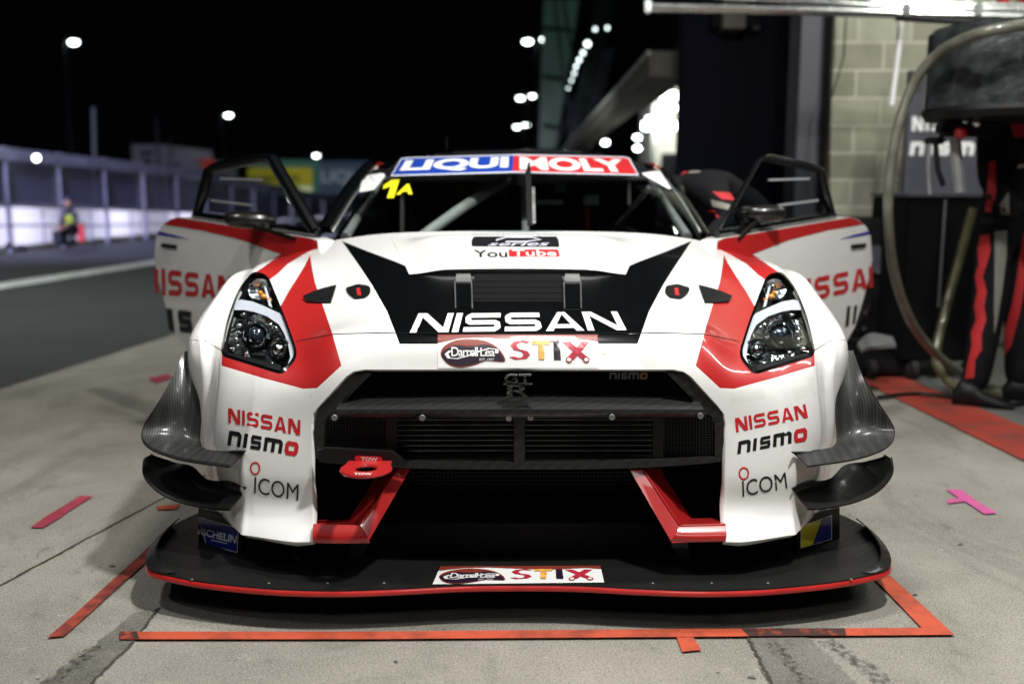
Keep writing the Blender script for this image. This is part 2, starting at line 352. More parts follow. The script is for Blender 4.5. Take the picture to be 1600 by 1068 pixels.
# inversion table: dense sampling over u in [-1, NU-1]
ST = 0.05
us = np.arange(-(NU-1.0), NU-1+1e-6, ST); vs_ = np.arange(0, NV-1+1e-6, ST); nuu, nvv = len(us), len(vs_)
gp = [Vector(S(u, v)) for v in vs_ for u in us]; gf = [(j*nuu+i, j*nuu+i+1, (j+1)*nuu+i+1, (j+1)*nuu+i) for j in range(nvv-1) for i in range(nuu-1)]
SBV = BVHTree.FromPolygons(gp, gf)
def hit_uv(loc, fi):
    j, i = divmod(fi, nuu-1); a, b, c, d = (gp[k] for k in gf[fi]); s_ = t_ = .5
    for _ in range(8):                                   # bilinear inverse
        q = a*(1-s_)*(1-t_)+b*s_*(1-t_)+c*s_*t_+d*(1-s_)*t_; r = loc-q
        ds = (b-a)*(1-t_)+(c-d)*t_; dt = (d-a)*(1-s_)+(c-b)*s_
        A = ds.dot(ds); B = ds.dot(dt); C = dt.dot(dt); e = ds.dot(r); g = dt.dot(r); det = A*C-B*B
        if abs(det) < 1e-16: break
        s_ += (e*C-g*B)/det; t_ += (g*A-e*B)/det
    return us[i]+ST*min(max(s_, 0), 1), vs_[j]+ST*min(max(t_, 0), 1)
def UV(px, py):
    loc, n, fi, dist = SBV.ray_cast(CAM, ray(px, py).normalized())
    if loc is None:                                      # just off the edge: nearest point of the surface to the ray
        best = None; d = ray(px, py).normalized()
        for s_ in np.arange(2.2, 4.6, .02):
            q = SBV.find_nearest(CAM+d*s_)
            if best is None or q[3] < best[3]: best = q
        loc, fi = best[0], best[2]
    return hit_uv(loc, fi)
def densify(pts, step=8.0):
    out = []
    for a, b in zip(pts, pts[1:]+pts[:1]):
        if a[0] == 'uv' or b[0] == 'uv':
            out.append(a); continue
        n = max(1, int(math.hypot(b[0]-a[0], b[1]-a[1])/step))
        out += [(a[0]+(b[0]-a[0])*k/n, a[1]+(b[1]-a[1])*k/n) for k in range(n)]
    return out
def smooth_closed(pts, n=6):
    out = []; N = len(pts)
    for i in range(N):
        p0, p1, p2, p3 = (Vector(pts[(i+k) % N][:2]) for k in (-1, 0, 1, 2))
        for k in range(n):
            u = k/n; q = .5*((2*p1)+(p2-p0)*u+(2*p0-5*p1+4*p2-p3)*u*u+(3*p1-p0-3*p2+p3)*u**3); out.append((q.x, q.y))
    return out
def rounded(pts, r, n=4):
    """round the corners of a pixel polygon"""
    out = []; N = len(pts)
    for i in range(N):
        p = Vector(pts[i][:2]); a = Vector(pts[i-1][:2]); b = Vector(pts[(i+1) % N][:2])
        ri = pts[i][2] if len(pts[i]) > 2 else r
        la, lb = (a-p).length, (b-p).length; q = min(ri, la*.45, lb*.45)
        s0 = p+(a-p).normalized()*q; s1 = p+(b-p).normalized()*q
        for k in range(n+1):
            t = k/n; m = s0*(1-t)**2+p*2*t*(1-t)+s1*t*t; out.append((m.x, m.y))
    return out
def to_uv(pts, clamp=True):
    out = []
    for p in densify(pts):
        if p[0] == 'uv': q = (p[1], p[2])
        else: q = UV(*p)
        if clamp: q = (max(q[0], 0.0), q[1])
        if not out or (abs(q[0]-out[-1][0])+abs(q[1]-out[-1][1])) > 1e-5: out.append(q)
    return out
def in_poly(x, y, poly):
    c = False; j = len(poly)-1
    for i in range(len(poly)):
        xi, yi = poly[i]; xj, yj = poly[j]
        if (yi > y) != (yj > y) and x < (xj-xi)*(y-yi)/(yj-yi)+xi: c = not c
        j = i
    return c
def cdt_uv(polys, grid):
    verts = []; edges = []
    for pl in polys:
        o = len(verts); verts += [Vector(p) for p in pl]; n = len(pl)
        edges += [(o+i, o+(i+1) % n) for i in range(n)]
    verts += [Vector(g) for g in grid]
    r = delaunay_2d_cdt(verts, edges, [], 0, 1e-6); return r[0], r[2]
def surf_mesh(name, uvv, tris, mats, mids, off=0.0, flange=0.0, parent=None, both=False):
    """mesh on S from uv triangles, with true surface normals; open edges are folded inwards by 'flange'"""
    used = sorted({i for t in tris for i in t}); idx = {k: i for i, k in enumerate(used)}
    co = [SO(uvv[k][0], uvv[k][1], off) for k in used]; no = [SN(uvv[k][0], uvv[k][1]) for k in used]
    fs = []; ms = list(mids)
    for t in tris:
        a, b, c = (idx[i] for i in t); n = np.cross(co[b]-co[a], co[c]-co[a])
        fs.append((a, b, c) if np.dot(n, no[a]+no[b]+no[c]) > 0 else (a, c, b))
    nor = list(no)
    if flange:
        ec = {}
        for fi, f in enumerate(fs):
            for a, b in ((f[0], f[1]), (f[1], f[2]), (f[2], f[0])):
                if (b, a) in ec: ec.pop((b, a))
                else: ec[(a, b)] = fi
        for (a, b), fi in ec.items():
            if abs(co[a][0]) < 1e-4 and abs(co[b][0]) < 1e-4: continue
            A, B = co[a], co[b]; t = B-A; out = np.cross(t, no[a]); out /= max(1e-9, np.linalg.norm(out))
            k = len(co); co += [A, B, B-no[b]*flange, A-no[a]*flange]
            on = [out*.8+no[a]*.6, out*.8+no[b]*.6, out, out]; nor += on
            fs.append((k+1, k, k+3, k+2)); ms.append(ms[fi])
    def mk(sign):
        if sign > 0: return co, fs, nor
        return [c*np.array([-1, 1, 1]) for c in co], [tuple(reversed(f)) for f in fs], [n*np.array([-1, 1, 1]) for n in nor]
    parts = [mk(1)] + ([mk(-1)] if both else [])
    V = []; Fc = []; Nn = []; MM = []
    for c, f, n in parts:
        o = len(V); V += [tuple(x) for x in c]; Fc += [tuple(i+o for i in q) for q in f]; Nn += [Vector(x).normalized() for x in n]; MM += ms
    me = bpy.data.meshes.new(name); me.from_pydata(V, [], Fc)
    for m in mats: me.materials.append(M[m] if isinstance(m, str) else m)
    me.polygons.foreach_set("material_index", MM); me.polygons.foreach_set("use_smooth", [True]*len(Fc))
    me.normals_split_custom_set_from_vertices([tuple(n) for n in Nn])
    o = bpy.data.objects.new(name, me); COL.objects.link(o)
    if parent: put(o, parent)
    return o

# ---- outlines traced on the photo's right half
CARC = 812
HL = rounded([(1199, 430, 10), (1221, 425, 8), (1243, 452, 60), (1262, 500, 60), (1272, 548, 12), (1268, 556, 10), (1178, 584, 10), (1154, 556, 14), (1170, 505, 40)], 8)
GR = rounded([('x', 0)], 1) if 0 else None
GRILLE = [('uv', 0, 9), ('uv', 0, 5.0), (CARC+30, 577), (1052, 577), (1068, 580), (1080, 588), (1122, 634), (1131, 646), (1134, 662), (1133, 760), (1131, 846), ('uv', 3.95, 9)]
SHUT = [(CARC, 522), (900, 521), (1035, 520), (1100, 522), (1150, 532)]
HOODP = [('uv', 0, 0), ('uv', 1, 0), ('uv', 2, 0), ('uv', 3, 0), ('uv', 3.9, 0), (1128, 384), (1160, 400), (1199, 434), (1183, 470), (1170, 505), (1160, 534)] + [(p[0], p[1]) for p in reversed(SHUT)] + [('uv', 0, 4.0)]
REDA = [(1131, 398), (1138, 412), (1152, 434), (1166, 455), (1180, 480), (1200, 500), (1215, 540), (1272, 548), (1273, 571), (1210, 590), (1147, 607), (1125, 606), (1087, 571), (1097, 535), (1104, 508), (1115, 472), (1125, 440), (1129, 415)]
REDB = [('uv', 7.9, 0), (1176, 399), (1193, 409), (1215, 424), (1225, 440), (1200, 440), (1183, 428), (1166, 412), (1140, 397), ('uv', 4.0, .25), ('uv', 4.0, 0)]
BLACKP = [(1081, 376), (1057, 412), (1036, 445), (1014, 486), (996, 537), (CARC+10, 537), ('uv', 0, 4.22), ('uv', 0, 1.9), (850, 424), (940, 424), (972, 420), (1000, 408), (1040, 393)]
u = {k: to_uv(v) for k, v in dict(hl=HL, grille=GRILLE, hood=HOODP, reda=REDA, redb=REDB, black=BLACKP).items()}
u['fen'] = to_uv([(1262, 549), (1285, 535), (1332, 535)])     # seam between fender and bumper corner
FEN = [u['fen'][0]] + u['fen'][1:]
seam = [UV(1268, 549), UV(1282, 540), UV(1296, 533), UV(1312, 532)]
u['bump'] = [(0, 9), (0, 4.0)] + [UV(*p) for p in densify(SHUT)[:-1]] + [UV(1156, 552), UV(1178, 580), UV(1262, 556)] + seam + [(11.0, 3.9), (13, 3.9), (13, 9)]
hood_sh = to_uv([(p[0], p[1]) for p in SHUT] + [('uv', 0, 99)])[:-1]
gu = [(a, b) for b in np.arange(0, 9.0001, .1) for a in np.arange(0, 13.0001, .1)]
vv, tt = cdt_uv([u['hl'], u['grille'], u['hood'], u['reda'], u['redb'], u['black'], u['bump']], gu)
MATS = ['white', 'red', 'black']
panels = {'hood': ([], []), 'bumper': ([], []), 'fender': ([], []), 'hl': ([], [])}
for t in tt:
    cx_ = sum(vv[i][0] for i in t)/3; cy_ = sum(vv[i][1] for i in t)/3
    if not (0 <= cx_ <= 13 and 0 <= cy_ <= 9): continue
    if in_poly(cx_, cy_, u['grille']): continue
    if in_poly(cx_, cy_, u['hl']): panels['hl'][0].append(t); panels['hl'][1].append(0); continue
    p3 = S(cx_, cy_)
    if p3[0] > .86 and math.hypot(p3[1]-1.02, p3[2]-.34) < .375: continue
    mi = 0
    if in_poly(cx_, cy_, u['black']): mi = 2
    elif in_poly(cx_, cy_, u['reda']) or in_poly(cx_, cy_, u['redb']): mi = 1
    k = 'hood' if in_poly(cx_, cy_, u['hood']) else ('bumper' if in_poly(cx_, cy_, u['bump']) else 'fender')
    panels[k][0].append(t); panels[k][1].append(mi)

car = empty('race_car', (0, 0, 0), 'white red and black racing coupe with both doors open, parked in its taped pit box', 'race car')
hood = surf_mesh('hood', vv, panels['hood'][0], MATS, panels['hood'][1], 0, .012, car, both=True)
bumper = surf_mesh('front_bumper', vv, panels['bumper'][0], MATS, panels['bumper'][1], 0, .022, car, both=True)
fenR = surf_mesh('fender', vv, panels['fender'][0], MATS, panels['fender'][1], 0, .012, car); mirrored(fenR)
# dark inner skin seen through the panel gaps
iu = [(a, b) for b in np.arange(0, 9.01, .25) for a in np.arange(0, 7.01, .25)]

def on(px, py, off=0.0):
    q = UV(px, py); return Vector(SO(q[0], q[1], off))
def strip(name, pts, w, m, parent, off=.0012, closed=False, both=True):
    """ribbon of width w (m) laid along pixel points on the body"""
    if closed: pts = densify(pts, 5.0)
    else:
        o_ = []
        for a, b in zip(pts, pts[1:]):
            k_ = max(1, int(math.hypot(b[0]-a[0], b[1]-a[1])/5)); o_ += [(a[0]+(b[0]-a[0])*q/k_, a[1]+(b[1]-a[1])*q/k_) for q in range(k_)]
        pts = o_+[pts[-1]]
    q = [UV(*p) for p in pts]; P3 = [Vector(SO(a, b, off)) for a, b in q]; N3 = [Vector(SN(a, b)) for a, b in q]
    n = len(P3); vs = []
    for i in range(n):
        t = (P3[(i+1) % n if closed else min(i+1, n-1)]-P3[i-1 if (i or closed) else 0]).normalized(); s_ = t.cross(N3[i]).normalized()*w/2
        vs += [P3[i]-s_, P3[i]+s_]
    mb = MB(); mb.add(vs, [(2*i, 2*i+1, 2*((i+1) % n)+1, 2*((i+1) % n)) for i in range(n if closed else n-1)], m)
    o = mb.build(name, parent, fix=False)
    if both: mirrored(o)
    return o
# ------------------------------------------------------------------ writing and stickers: flat shapes in pixel space laid onto the surface they stick to
def stroke(pts, t):
    P_ = [Vector(p) for p in pts]; L = []; R = []
    for i, p in enumerate(P_):
        a = (p-P_[i-1]).normalized() if i else (P_[1]-p).normalized()
        b = (P_[i+1]-p).normalized() if i < len(P_)-1 else a
        na = Vector((-a.y, a.x)); nb = Vector((-b.y, b.x)); m = (na+nb).normalized(); k = min(1.6, 1/max(.3, m.dot(na)))
        L.append(p+m*t/2*k); R.append(p-m*t/2*k)
    return [tuple(q) for q in L] + [tuple(q) for q in reversed(R)]
def circle(cx, cy, rx, ry, n=24): return [(cx+rx*math.cos(2*math.pi*k/n), cy+ry*math.sin(2*math.pi*k/n)) for k in range(n)]
def ring(cx, cy, rx, ry, t, n=24): return [stroke([(cx+rx*math.cos(2*math.pi*k/n), cy+ry*math.sin(2*math.pi*k/n)) for k in range(n//2+1)], t), stroke([(cx+rx*math.cos(2*math.pi*k/n), cy+ry*math.sin(2*math.pi*k/n)) for k in range(n//2, n+1)], t)]
def glyph(ch, w=1.3, t=.24):
    h = t/2
    if ch == 'N': return w, [stroke([(h, 0), (h, 1)], t), stroke([(w-h, 0), (w-h, 1)], t), [(0, 1), (t*1.45, 1), (w, 0), (w-t*1.45, 0)]]
    if ch == 'I': return t*1.05, [stroke([(h, 0), (h, 1)], t)]
    if ch == 'S': return w, [stroke([(w*.97, 1-h), (h+.14, 1-h), (h+.03, 1-h-.07), (h, .75), (h+.03, .5+.07), (h+.14, .5), (w-h-.14, .5), (w-h-.03, .43), (w-h, .25), (w-h-.03, h+.07), (w-h-.14, h), (.03, h)], t*.88)]
    if ch == 'A': return w, [[(0, 0), (t*1.15, 0), (w/2+.02, .92), (w/2-.02, 1), (w/2-t*.6, 1)], [(w, 0), (w-t*1.15, 0), (w/2-.02, .92), (w/2+.02, 1), (w/2+t*.6, 1)], stroke([(w*.25, .25), (w*.75, .25)], t*.75)]
    if ch == 'n': return w, [stroke([(h, 0), (h, 1)], t*1.2), stroke([(h, 1-h), (w-h-.15, 1-h), (w-h-.02, 1-h-.1), (w-h, .7), (w-h, 0)], t*1.2)]
    if ch == 'i': return t*1.2, [stroke([(h, 0), (h, 1)], t*1.2)]
    if ch == 's': return w*.85, [stroke([(x*.85, y) for x, y in ((w*.97, 1-h), (h+.05, 1-h), (h, .75), (h+.05, .5), (w-h-.05, .5), (w-h, .25), (w-h-.05, h), (.03, h))], t*1.0)]
    if ch == 'm':
        W_ = w*1.45; return W_, [stroke([(h, 0), (h, 1)], t*1.2), stroke([(h, 1-h), (W_-h-.15, 1-h), (W_-h-.02, 1-h-.1), (W_-h, .7), (W_-h, 0)], t*1.2), stroke([(W_/2, 0), (W_/2, .95)], t*1.2)]
    if ch == 'o': return w, [stroke([(w/2, h), (h+.1, h), (h, .15+h), (h, 1-h-.15), (h+.1, 1-h), (w/2, 1-h)], t*1.35), stroke([(w/2, h), (w-h-.1, h), (w-h, .15+h), (w-h, 1-h-.15), (w-h-.1, 1-h), (w/2, 1-h)], t*1.35)]
def word(s, w=1.3, t=.24, gap=.16, shear=0.0):
    """list of (char, polys) fitted to the unit square"""
    x = 0; out = []
    for ch in s:
        if ch == ' ': x += .5; continue
        cw, ps = glyph(ch, w, t); out.append((ch, [[(px+x+shear*py, py) for px, py in p] for p in ps])); x += cw+gap
    x -= gap; x += shear
    return [(ch, [[(px/x, py) for px, py in p] for p in ps]) for ch, ps in out]
def quadmap(q):
    (ax, ay), (bx, by), (cx, cy), (dx, dy) = q      # top-left, top-right, bottom-right, bottom-left in pixels
    def f(u_, v_):                                   # v_ = 1 is the top
        t = 1-v_
        return (ax*(1-u_)*(1-t)+bx*u_*(1-t)+cx*u_*t+dx*(1-u_)*t, ay*(1-u_)*(1-t)+by*u_*(1-t)+cy*u_*t+dy*(1-u_)*t)
    return f
def fill(poly, step=10.0):
    """triangles covering a pixel polygon, with points inside so it can follow a curved surface"""
    pl = []
    for a, b in zip(poly, poly[1:]+poly[:1]):
        n = max(1, int(math.hypot(b[0]-a[0], b[1]-a[1])/step)); pl += [(a[0]+(b[0]-a[0])*k/n, a[1]+(b[1]-a[1])*k/n) for k in range(n)]
    x0 = min(p[0] for p in pl); x1 = max(p[0] for p in pl); y0 = min(p[1] for p in pl); y1 = max(p[1] for p in pl)
    n = len(pl); vs = [Vector(p) for p in pl]; ed = [(i, (i+1) % n) for i in range(n)]
    y = y0+step*.5
    while y < y1:
        x = x0+step*.5
        while x < x1:
            if in_poly(x, y, pl): vs.append(Vector((x, y)))
            x += step
        y += step
    r = delaunay_2d_cdt(vs, ed, [], 0, 1e-5); V = [tuple(v) for v in r[0]]
    T = [t for t in r[2] if in_poly(sum(V[i][0] for i in t)/3, sum(V[i][1] for i in t)/3, pl)]
    return V, T
def text_tris(s, bold=.0, shear=0.0, space=1.0):
    c = bpy.data.curves.new('t', 'FONT'); c.body = s; c.offset = bold; c.shear = shear; c.resolution_u = 4; c.space_character = space
    o = bpy.data.objects.new('t', c); COL.objects.link(o); bpy.context.view_layer.update()
    me = bpy.data.meshes.new_from_object(o.evaluated_get(bpy.context.evaluated_depsgraph_get()))
    me.calc_loop_triangles(); V = [(v.co.x, v.co.y) for v in me.vertices]; T = [tuple(t.vertices) for t in me.loop_triangles]
    bpy.data.objects.remove(o); bpy.data.curves.remove(c); bpy.data.meshes.remove(me)
    x0 = min(v[0] for v in V); x1 = max(v[0] for v in V); y0 = min(v[1] for v in V); y1 = max(v[1] for v in V)
    return [((x-x0)/(x1-x0), (y-y0)/(y1-y0)) for x, y in V], T
class Decal:
    """layers of flat shapes laid on a surface function onf(px, py, off)"""
    def __init__(s, onf=None, off=.0012, lift=.0005): s.mb = MB(); s.onf = onf or on; s.off = off; s.lift = lift; s.k = 0
    def poly(s, p, m, step=9.0):
        V, T = fill(p, step); s.tri(V, T, m); return s
    def tri(s, V, T, m):
        o = s.off + s.k*s.lift; s.k += 1
        P3 = [s.onf(x, y, o) for x, y in V]; ft = []
        if any(p is None for p in P3):
            T = [t for t in T if all(P3[i] is not None for i in t)]; P3 = [p if p is not None else Vector() for p in P3]
            lab = list(range(len(V)))
            def fd(i):
                while lab[i] != i: i = lab[i]
                return i
            for t in T: lab[fd(t[0])] = fd(t[1]); lab[fd(t[2])] = fd(t[1])
            if T:
                cnt = {}
                for t in T: cnt[fd(t[0])] = cnt.get(fd(t[0]), 0)+1
                best = max(cnt, key=cnt.get); T = [t for t in T if fd(t[0]) == best]
        for t in T:
            a, b, c = (P3[i] for i in t); n = (b-a).cross(c-a); ft.append(tuple(t) if n.dot(CAM-a) > 0 else tuple(reversed(t)))
        s.mb.add(P3, ft, m); return s
    def word(s, txt, q, m, lastm=None, **kw):
        f = quadmap(q); k0 = s.k; W_ = word(txt, **kw)
        for n, (ch, ps) in enumerate(W_):
            s.k = k0
            for i, p in enumerate(ps):
                s.poly([f(*a) for a in p], lastm if (lastm and n == len(W_)-1) else m, 14.0); s.k += -1 + .25
        s.k = k0+1; return s
    def text(s, txt, q, m, bold=0.0, shear=0.0, space=1.0, sub=0):
        V, T = text_tris(txt, bold, shear, space); f = quadmap(q)
        V = [f(*v) for v in V]
        if sub:
            out = []; V = list(V)
            def spl(t, d):
                a, b, c = t; e = [(math.dist(V[a], V[b]), a, b, c), (math.dist(V[b], V[c]), b, c, a), (math.dist(V[c], V[a]), c, a, b)]
                L, p, q_, r = max(e)
                if L < sub or d > 7: out.append(t); return
                key = (min(p, q_), max(p, q_))
                if key not in mid: mid[key] = len(V); V.append(((V[p][0]+V[q_][0])/2, (V[p][1]+V[q_][1])/2))
                m_ = mid[key]; spl((p, m_, r), d+1); spl((m_, q_, r), d+1)
            mid = {}
            for t in T: spl(t, 0)
            T = out
        return s.tri(V, T, m)
    def build(s, name, parent): return s.mb.build(name, parent, smooth=False, fix=False)
def planef(Y):
    return lambda px, py, off: P(px, py, Y-off)
def box_q(x0, y0, x1, y1): return [(x0, y0), (x1, y0), (x1, y1), (x0, y1)]
def mir(pts, c=CARC): return [(2*c-p[0],)+tuple(p[1:]) for p in pts]

# shut lines
strip('shut_line', [(SHUT[0][0], SHUT[0][1])]+SHUT[1:]+[(1156, 534)], .0035, 'matt', bumper, .0008)
strip('panel_gap', [(1270, 549), (1284, 540), (1298, 532), (1326, 531)], .002, 'matt', fenR, .0006, both=True)
# ---- hood fittings
sc_top = MB()
# power bulge: raised panel whose front lip overhangs the black vent area
row = []
def bulge_pt(tx, ty):            # tx -1..1 across, ty 0 rear .. 1 front
    hw = .47 - .115*ty; Y = 1.24 - ty*.47; X = tx*hw
    uu_, vv_ = 0, 0
    base = SBV.ray_cast(Vector((abs(X), Y, 2)), Vector((0, 0, -1)))[0]; z = base.z
    e = max(0, min(1, (1-abs(tx))/.36)); e = e*e*(3-2*e)
    f_ = max(0, min(1, (1-ty)/.10)); f_ = math.sqrt(max(0, 1-(1-f_)**2))
    r_ = max(0, min(1, ty/.35)); r_ = r_*r_*(3-2*r_)
    Y2 = Y + (.035 if ty > .96 else 0)*0
    hgt = .034*e*r_*(.35+.65*f_)
    return Vector((X, Y - .0*abs(tx), z + .0015 + hgt))
nx, ny = 60, 40
g = [bulge_pt(-1+2*i/nx, 1-(1-j/ny)**1.7 if False else j/ny) for j in range(ny+1) for i in range(nx+1)]
fr = [Vector((g[ny*(nx+1)+i].x, g[ny*(nx+1)+i].y+.012, g[ny*(nx+1)+i].z-.012*max(0.1, 1-abs(-1+2*i/nx)**4))) for i in range(nx+1)]
g += fr
sc_top.add(g, [(j*(nx+1)+i, j*(nx+1)+i+1, (j+1)*(nx+1)+i+1, (j+1)*(nx+1)+i) for j in range(ny+1) for i in range(nx)], 'white')
bulge = sc_top.build('power_bulge', hood, angle=60)
BB = BVHTree.FromObject(bulge, bpy.context.evaluated_depsgraph_get())
def on_bulge(px, py, off):
    loc, n, fi, d_ = BB.ray_cast(CAM, ray(px, py).normalized())
    if loc is None: return on(px, py, off)
    if n.dot(CAM-loc) < 0: n = -n
    return loc + n*off
# vent slats and brackets in the black area
vent = MB()
for k, py in enumerate((440, 449, 458, 467)):
    a = on(738, py, .001); b = on(882, py, .001); vent.beam(a, b, .010, .003, 'matt')
vent.build('vent_slat', hood)
for x0, x1, sx in ((711, 736, 1), (881, 906, -1)):
    mb = MB(); q = [on(x0+2, 429, .004), on(x1-1, 429, .004), on(x1+1, 446, .013), on(x0+1, 446, .013)]; mb.prism(q, (0, 0, -.01), 'steel'); mb.tube([on(x0, 446, .012), on(x0+1, 484, .005)], .0022, 'steel', 6); mb.tube([on(x1+1, 446, .012), on(x1+2, 484, .005)], .0022, 'steel', 6)
    q = [on(x0, 444, .010), on(x1, 444, .010), on(x1+1, 482, .004), on(x0+2, 482, .004)]; mb.prism(q, (0, 0, -.02), 'black')
    mb.build('vent_bracket', hood)
v_ = MB(); q = [on(742, 429, .002), on(878, 429, .002), on(884, 472, .002), on(736, 472, .002)]; v_.prism(q, (0, 0, -.004), 'matt'); v_.build('radiator_vent', hood)
pin = [(1040, 448), (1058, 445), (1078, 451), (1074, 460), (1064, 468), (1046, 466), (1038, 458)]
for pts in (pin, mir(pin, 809)):
    d_ = Decal(off=.004); d_.poly(rounded(pts, 4), 'rubberblack'); c_ = sum(p[0] for p in pts)/7; d_.poly([(c_-4, 452), (c_+2, 451), (c_+4, 463), (c_-2, 463)], 'stkr', 5)
    o = d_.build('hood_pin', hood)
can = MB(); A = [on(1090, 447, .002), on(1098, 460, .002), on(1101, 474, .002)]; tip = [on(1091, 448, .008), on(1118, 457, .012), on(1143, 466, .010)]; low = [on(1101, 474, .002), on(1120, 474, .005), on(1138, 473, .007)]
can.sheet(tip, low, 'rubberblack', th=.004, n=10, k=3)
cnr = can.build('hood_winglet', hood); mirrored(cnr)
M['housingm'] = mat('dark_reflector', (.42, .46, .48), .20, 1.0, noise=.5, nscale=30, bump=1.0, bscale=34)
# ---- headlights: deep dark housing, lamps, frosted light guide, amber flasher, clear cover
M['lens'] = mat('dark_lens', (.02, .03, .05), .03, coat=1.0, spec=1.0)
M['lens2'] = mat('reflector', (.85, .88, .90), .12, 1.0, bump=1.0, bscale=45)
def inside(px, py, dp):
    q = UV(px, py); return Vector(SO(q[0], q[1])) + ray(px, py).normalized()*(-dp)
def hl_build():
    tr, mi = panels['hl']
    cover = surf_mesh('headlight', vv, tr, ['lampglass'], mi, .001, 0, car)
    hs = surf_mesh('housing', vv, tr, ['housingm'], mi, -.055, 0, cover)
    # side walls of the housing
    mb = MB(); q = [UV(*p) for p in densify(HL, 6)]; n = len(q); vs = []
    for a, b in q: vs += [SO(a, b, -.001), SO(a, b, -.055)]
    mb.add(vs, [(2*i, 2*i+1, 2*((i+1) % n)+1, 2*((i+1) % n)) for i in range(n)], 'matt'); mb.build('housing_wall', cover, fix=False)
    # rim
    c = (sum(p[0] for p in HL)/len(HL), sum(p[1] for p in HL)/len(HL))
    mb = MB(); vs = []; pts = densify(HL, 6); n = len(pts)
    for i, (x, y) in enumerate(pts):
        nx_, ny_ = pts[(i+1) % n][1]-pts[i-1][1], -(pts[(i+1) % n][0]-pts[i-1][0]); L = math.hypot(nx_, ny_); nx_, ny_ = nx_/L, ny_/L
        if (x-c[0])*nx_+(y-c[1])*ny_ < 0: nx_, ny_ = -nx_, -ny_
        vs += [on(x+nx_*1.2, y+ny_*1.2, .0015), on(x-nx_*2.4, y-ny_*2.4, .004)]
    mb.add(vs, [(2*i, 2*i+1, 2*((i+1) % n)+1, 2*((i+1) % n)) for i in range(n)], 'black'); mb.build('rim', cover, fix=False)
    # light guide
    g = Decal(inside, off=-.006); g.poly([(1181, 489), (1205, 478), (1222, 471), (1240, 468), (1250, 470), (1252, 484), (1236, 484), (1220, 487), (1200, 494), (1182, 507), (1174, 522), (1168, 542), (1166, 558), (1172, 574), (1178, 580), (1168, 576), (1156, 558), (1158, 545), (1166, 518), (1173, 497)], 'drl', 5)
    g.build('light_guide', cover)
    # flasher
    fl = MB(); fl.ball(inside(1207, 449, -.030), .016, 'chromed', 12); fl.ball(inside(1205, 464, -.016), .011, 'amber', 10); fl.ball(inside(1196, 469, -.016), .008, 'amber', 10); fl.ball(inside(1210, 458, -.02), .009, 'amber', 10)
    fl.lathe([(.006, 0), (.020, .006), (.036, .026), (.038, .027)], inside(1208, 456, -.045), (0, -1, .5), 'lens2', 20); fl.add([inside(x, y, -.012) for x, y in ((1192, 480), (1204, 436), (1207, 436), (1197, 478))], [(0, 1, 2, 3)], 'drl'); fl.build('flasher', cover)
    # projector
    def proj_lamp(px, py, r, dp, lens, name):
        c = inside(px, py, dp); mb = MB(); ax = (.05, -1, .30)
        mb.lathe([(r*.30, -.02), (r*.85, -.008), (r*1.05, .006), (r*1.12, .012), (r*1.18, .010), (r*1.2, -.01)], c, ax, 'chrome', 32)
        mb.lathe([(r*1.2, -.005), (r*1.5, .004), (r*1.62, -.012)], c, ax, 'chromed', 32)
        o = mb.build(name, cover)
        l = MB(); l.lathe([(1e-4, r*.55), (r*.3, r*.50), (r*.55, r*.38), (r*.75, r*.18), (r*.82, 0)], c, ax, lens, 32); l.build('lens', o)
    proj_lamp(1218, 524, .032, -.034, 'lens', 'projector_lamp'); proj_lamp(1183, 546, .022, -.030, 'lens2', 'main_beam_lamp')
    for (x, y, s_) in ((1246, 520, .010), (1250, 530, .008), (1248, 540, .007), (1244, 508, .008), (1196, 508, .009), (1188, 512, .008), (1234, 552, .008), (1196, 569, .010), (1214, 566, .009), (1256, 545, .008), (1238, 492, .008)):
        rf = MB(); rf.ball(inside(x, y, -.03), s_*1.1, 'lens2', 6, (1, .6, .7)); rf.build('reflector', cover)
    for q in ([(1176, 510), (1196, 502), (1204, 530), (1190, 528), (1176, 530)], [(1236, 500), (1252, 496), (1262, 536), (1250, 548), (1246, 520)], [(1204, 556), (1240, 552), (1244, 566), (1206, 572)]):
        rf = Decal(inside, off=-.036); rf.poly(q, 'lens2', 5); rf.build('reflector_bowl', cover)
    bz = Decal(inside, off=-.014); bz.poly([(1180, 570), (1262, 551), (1266, 555), (1184, 580)], 'rubberblack', 8); bz.build('bezel', cover)
    return cover
hlR = hl_build(); mirror_tree(hlR, car)

# ---- grille
M['finm'] = mat('dark_fin', (.10, .105, .11), .22, 1.0, noise=.6, nscale=9)
M['emb'] = mat('emblem_chrome', (.16, .17, .18), .10, 1.0, bump=.8, bscale=90)
gr = MB(); ins = .012
def fc(x, y, Y): return P(x, y, Y)
HW = 1
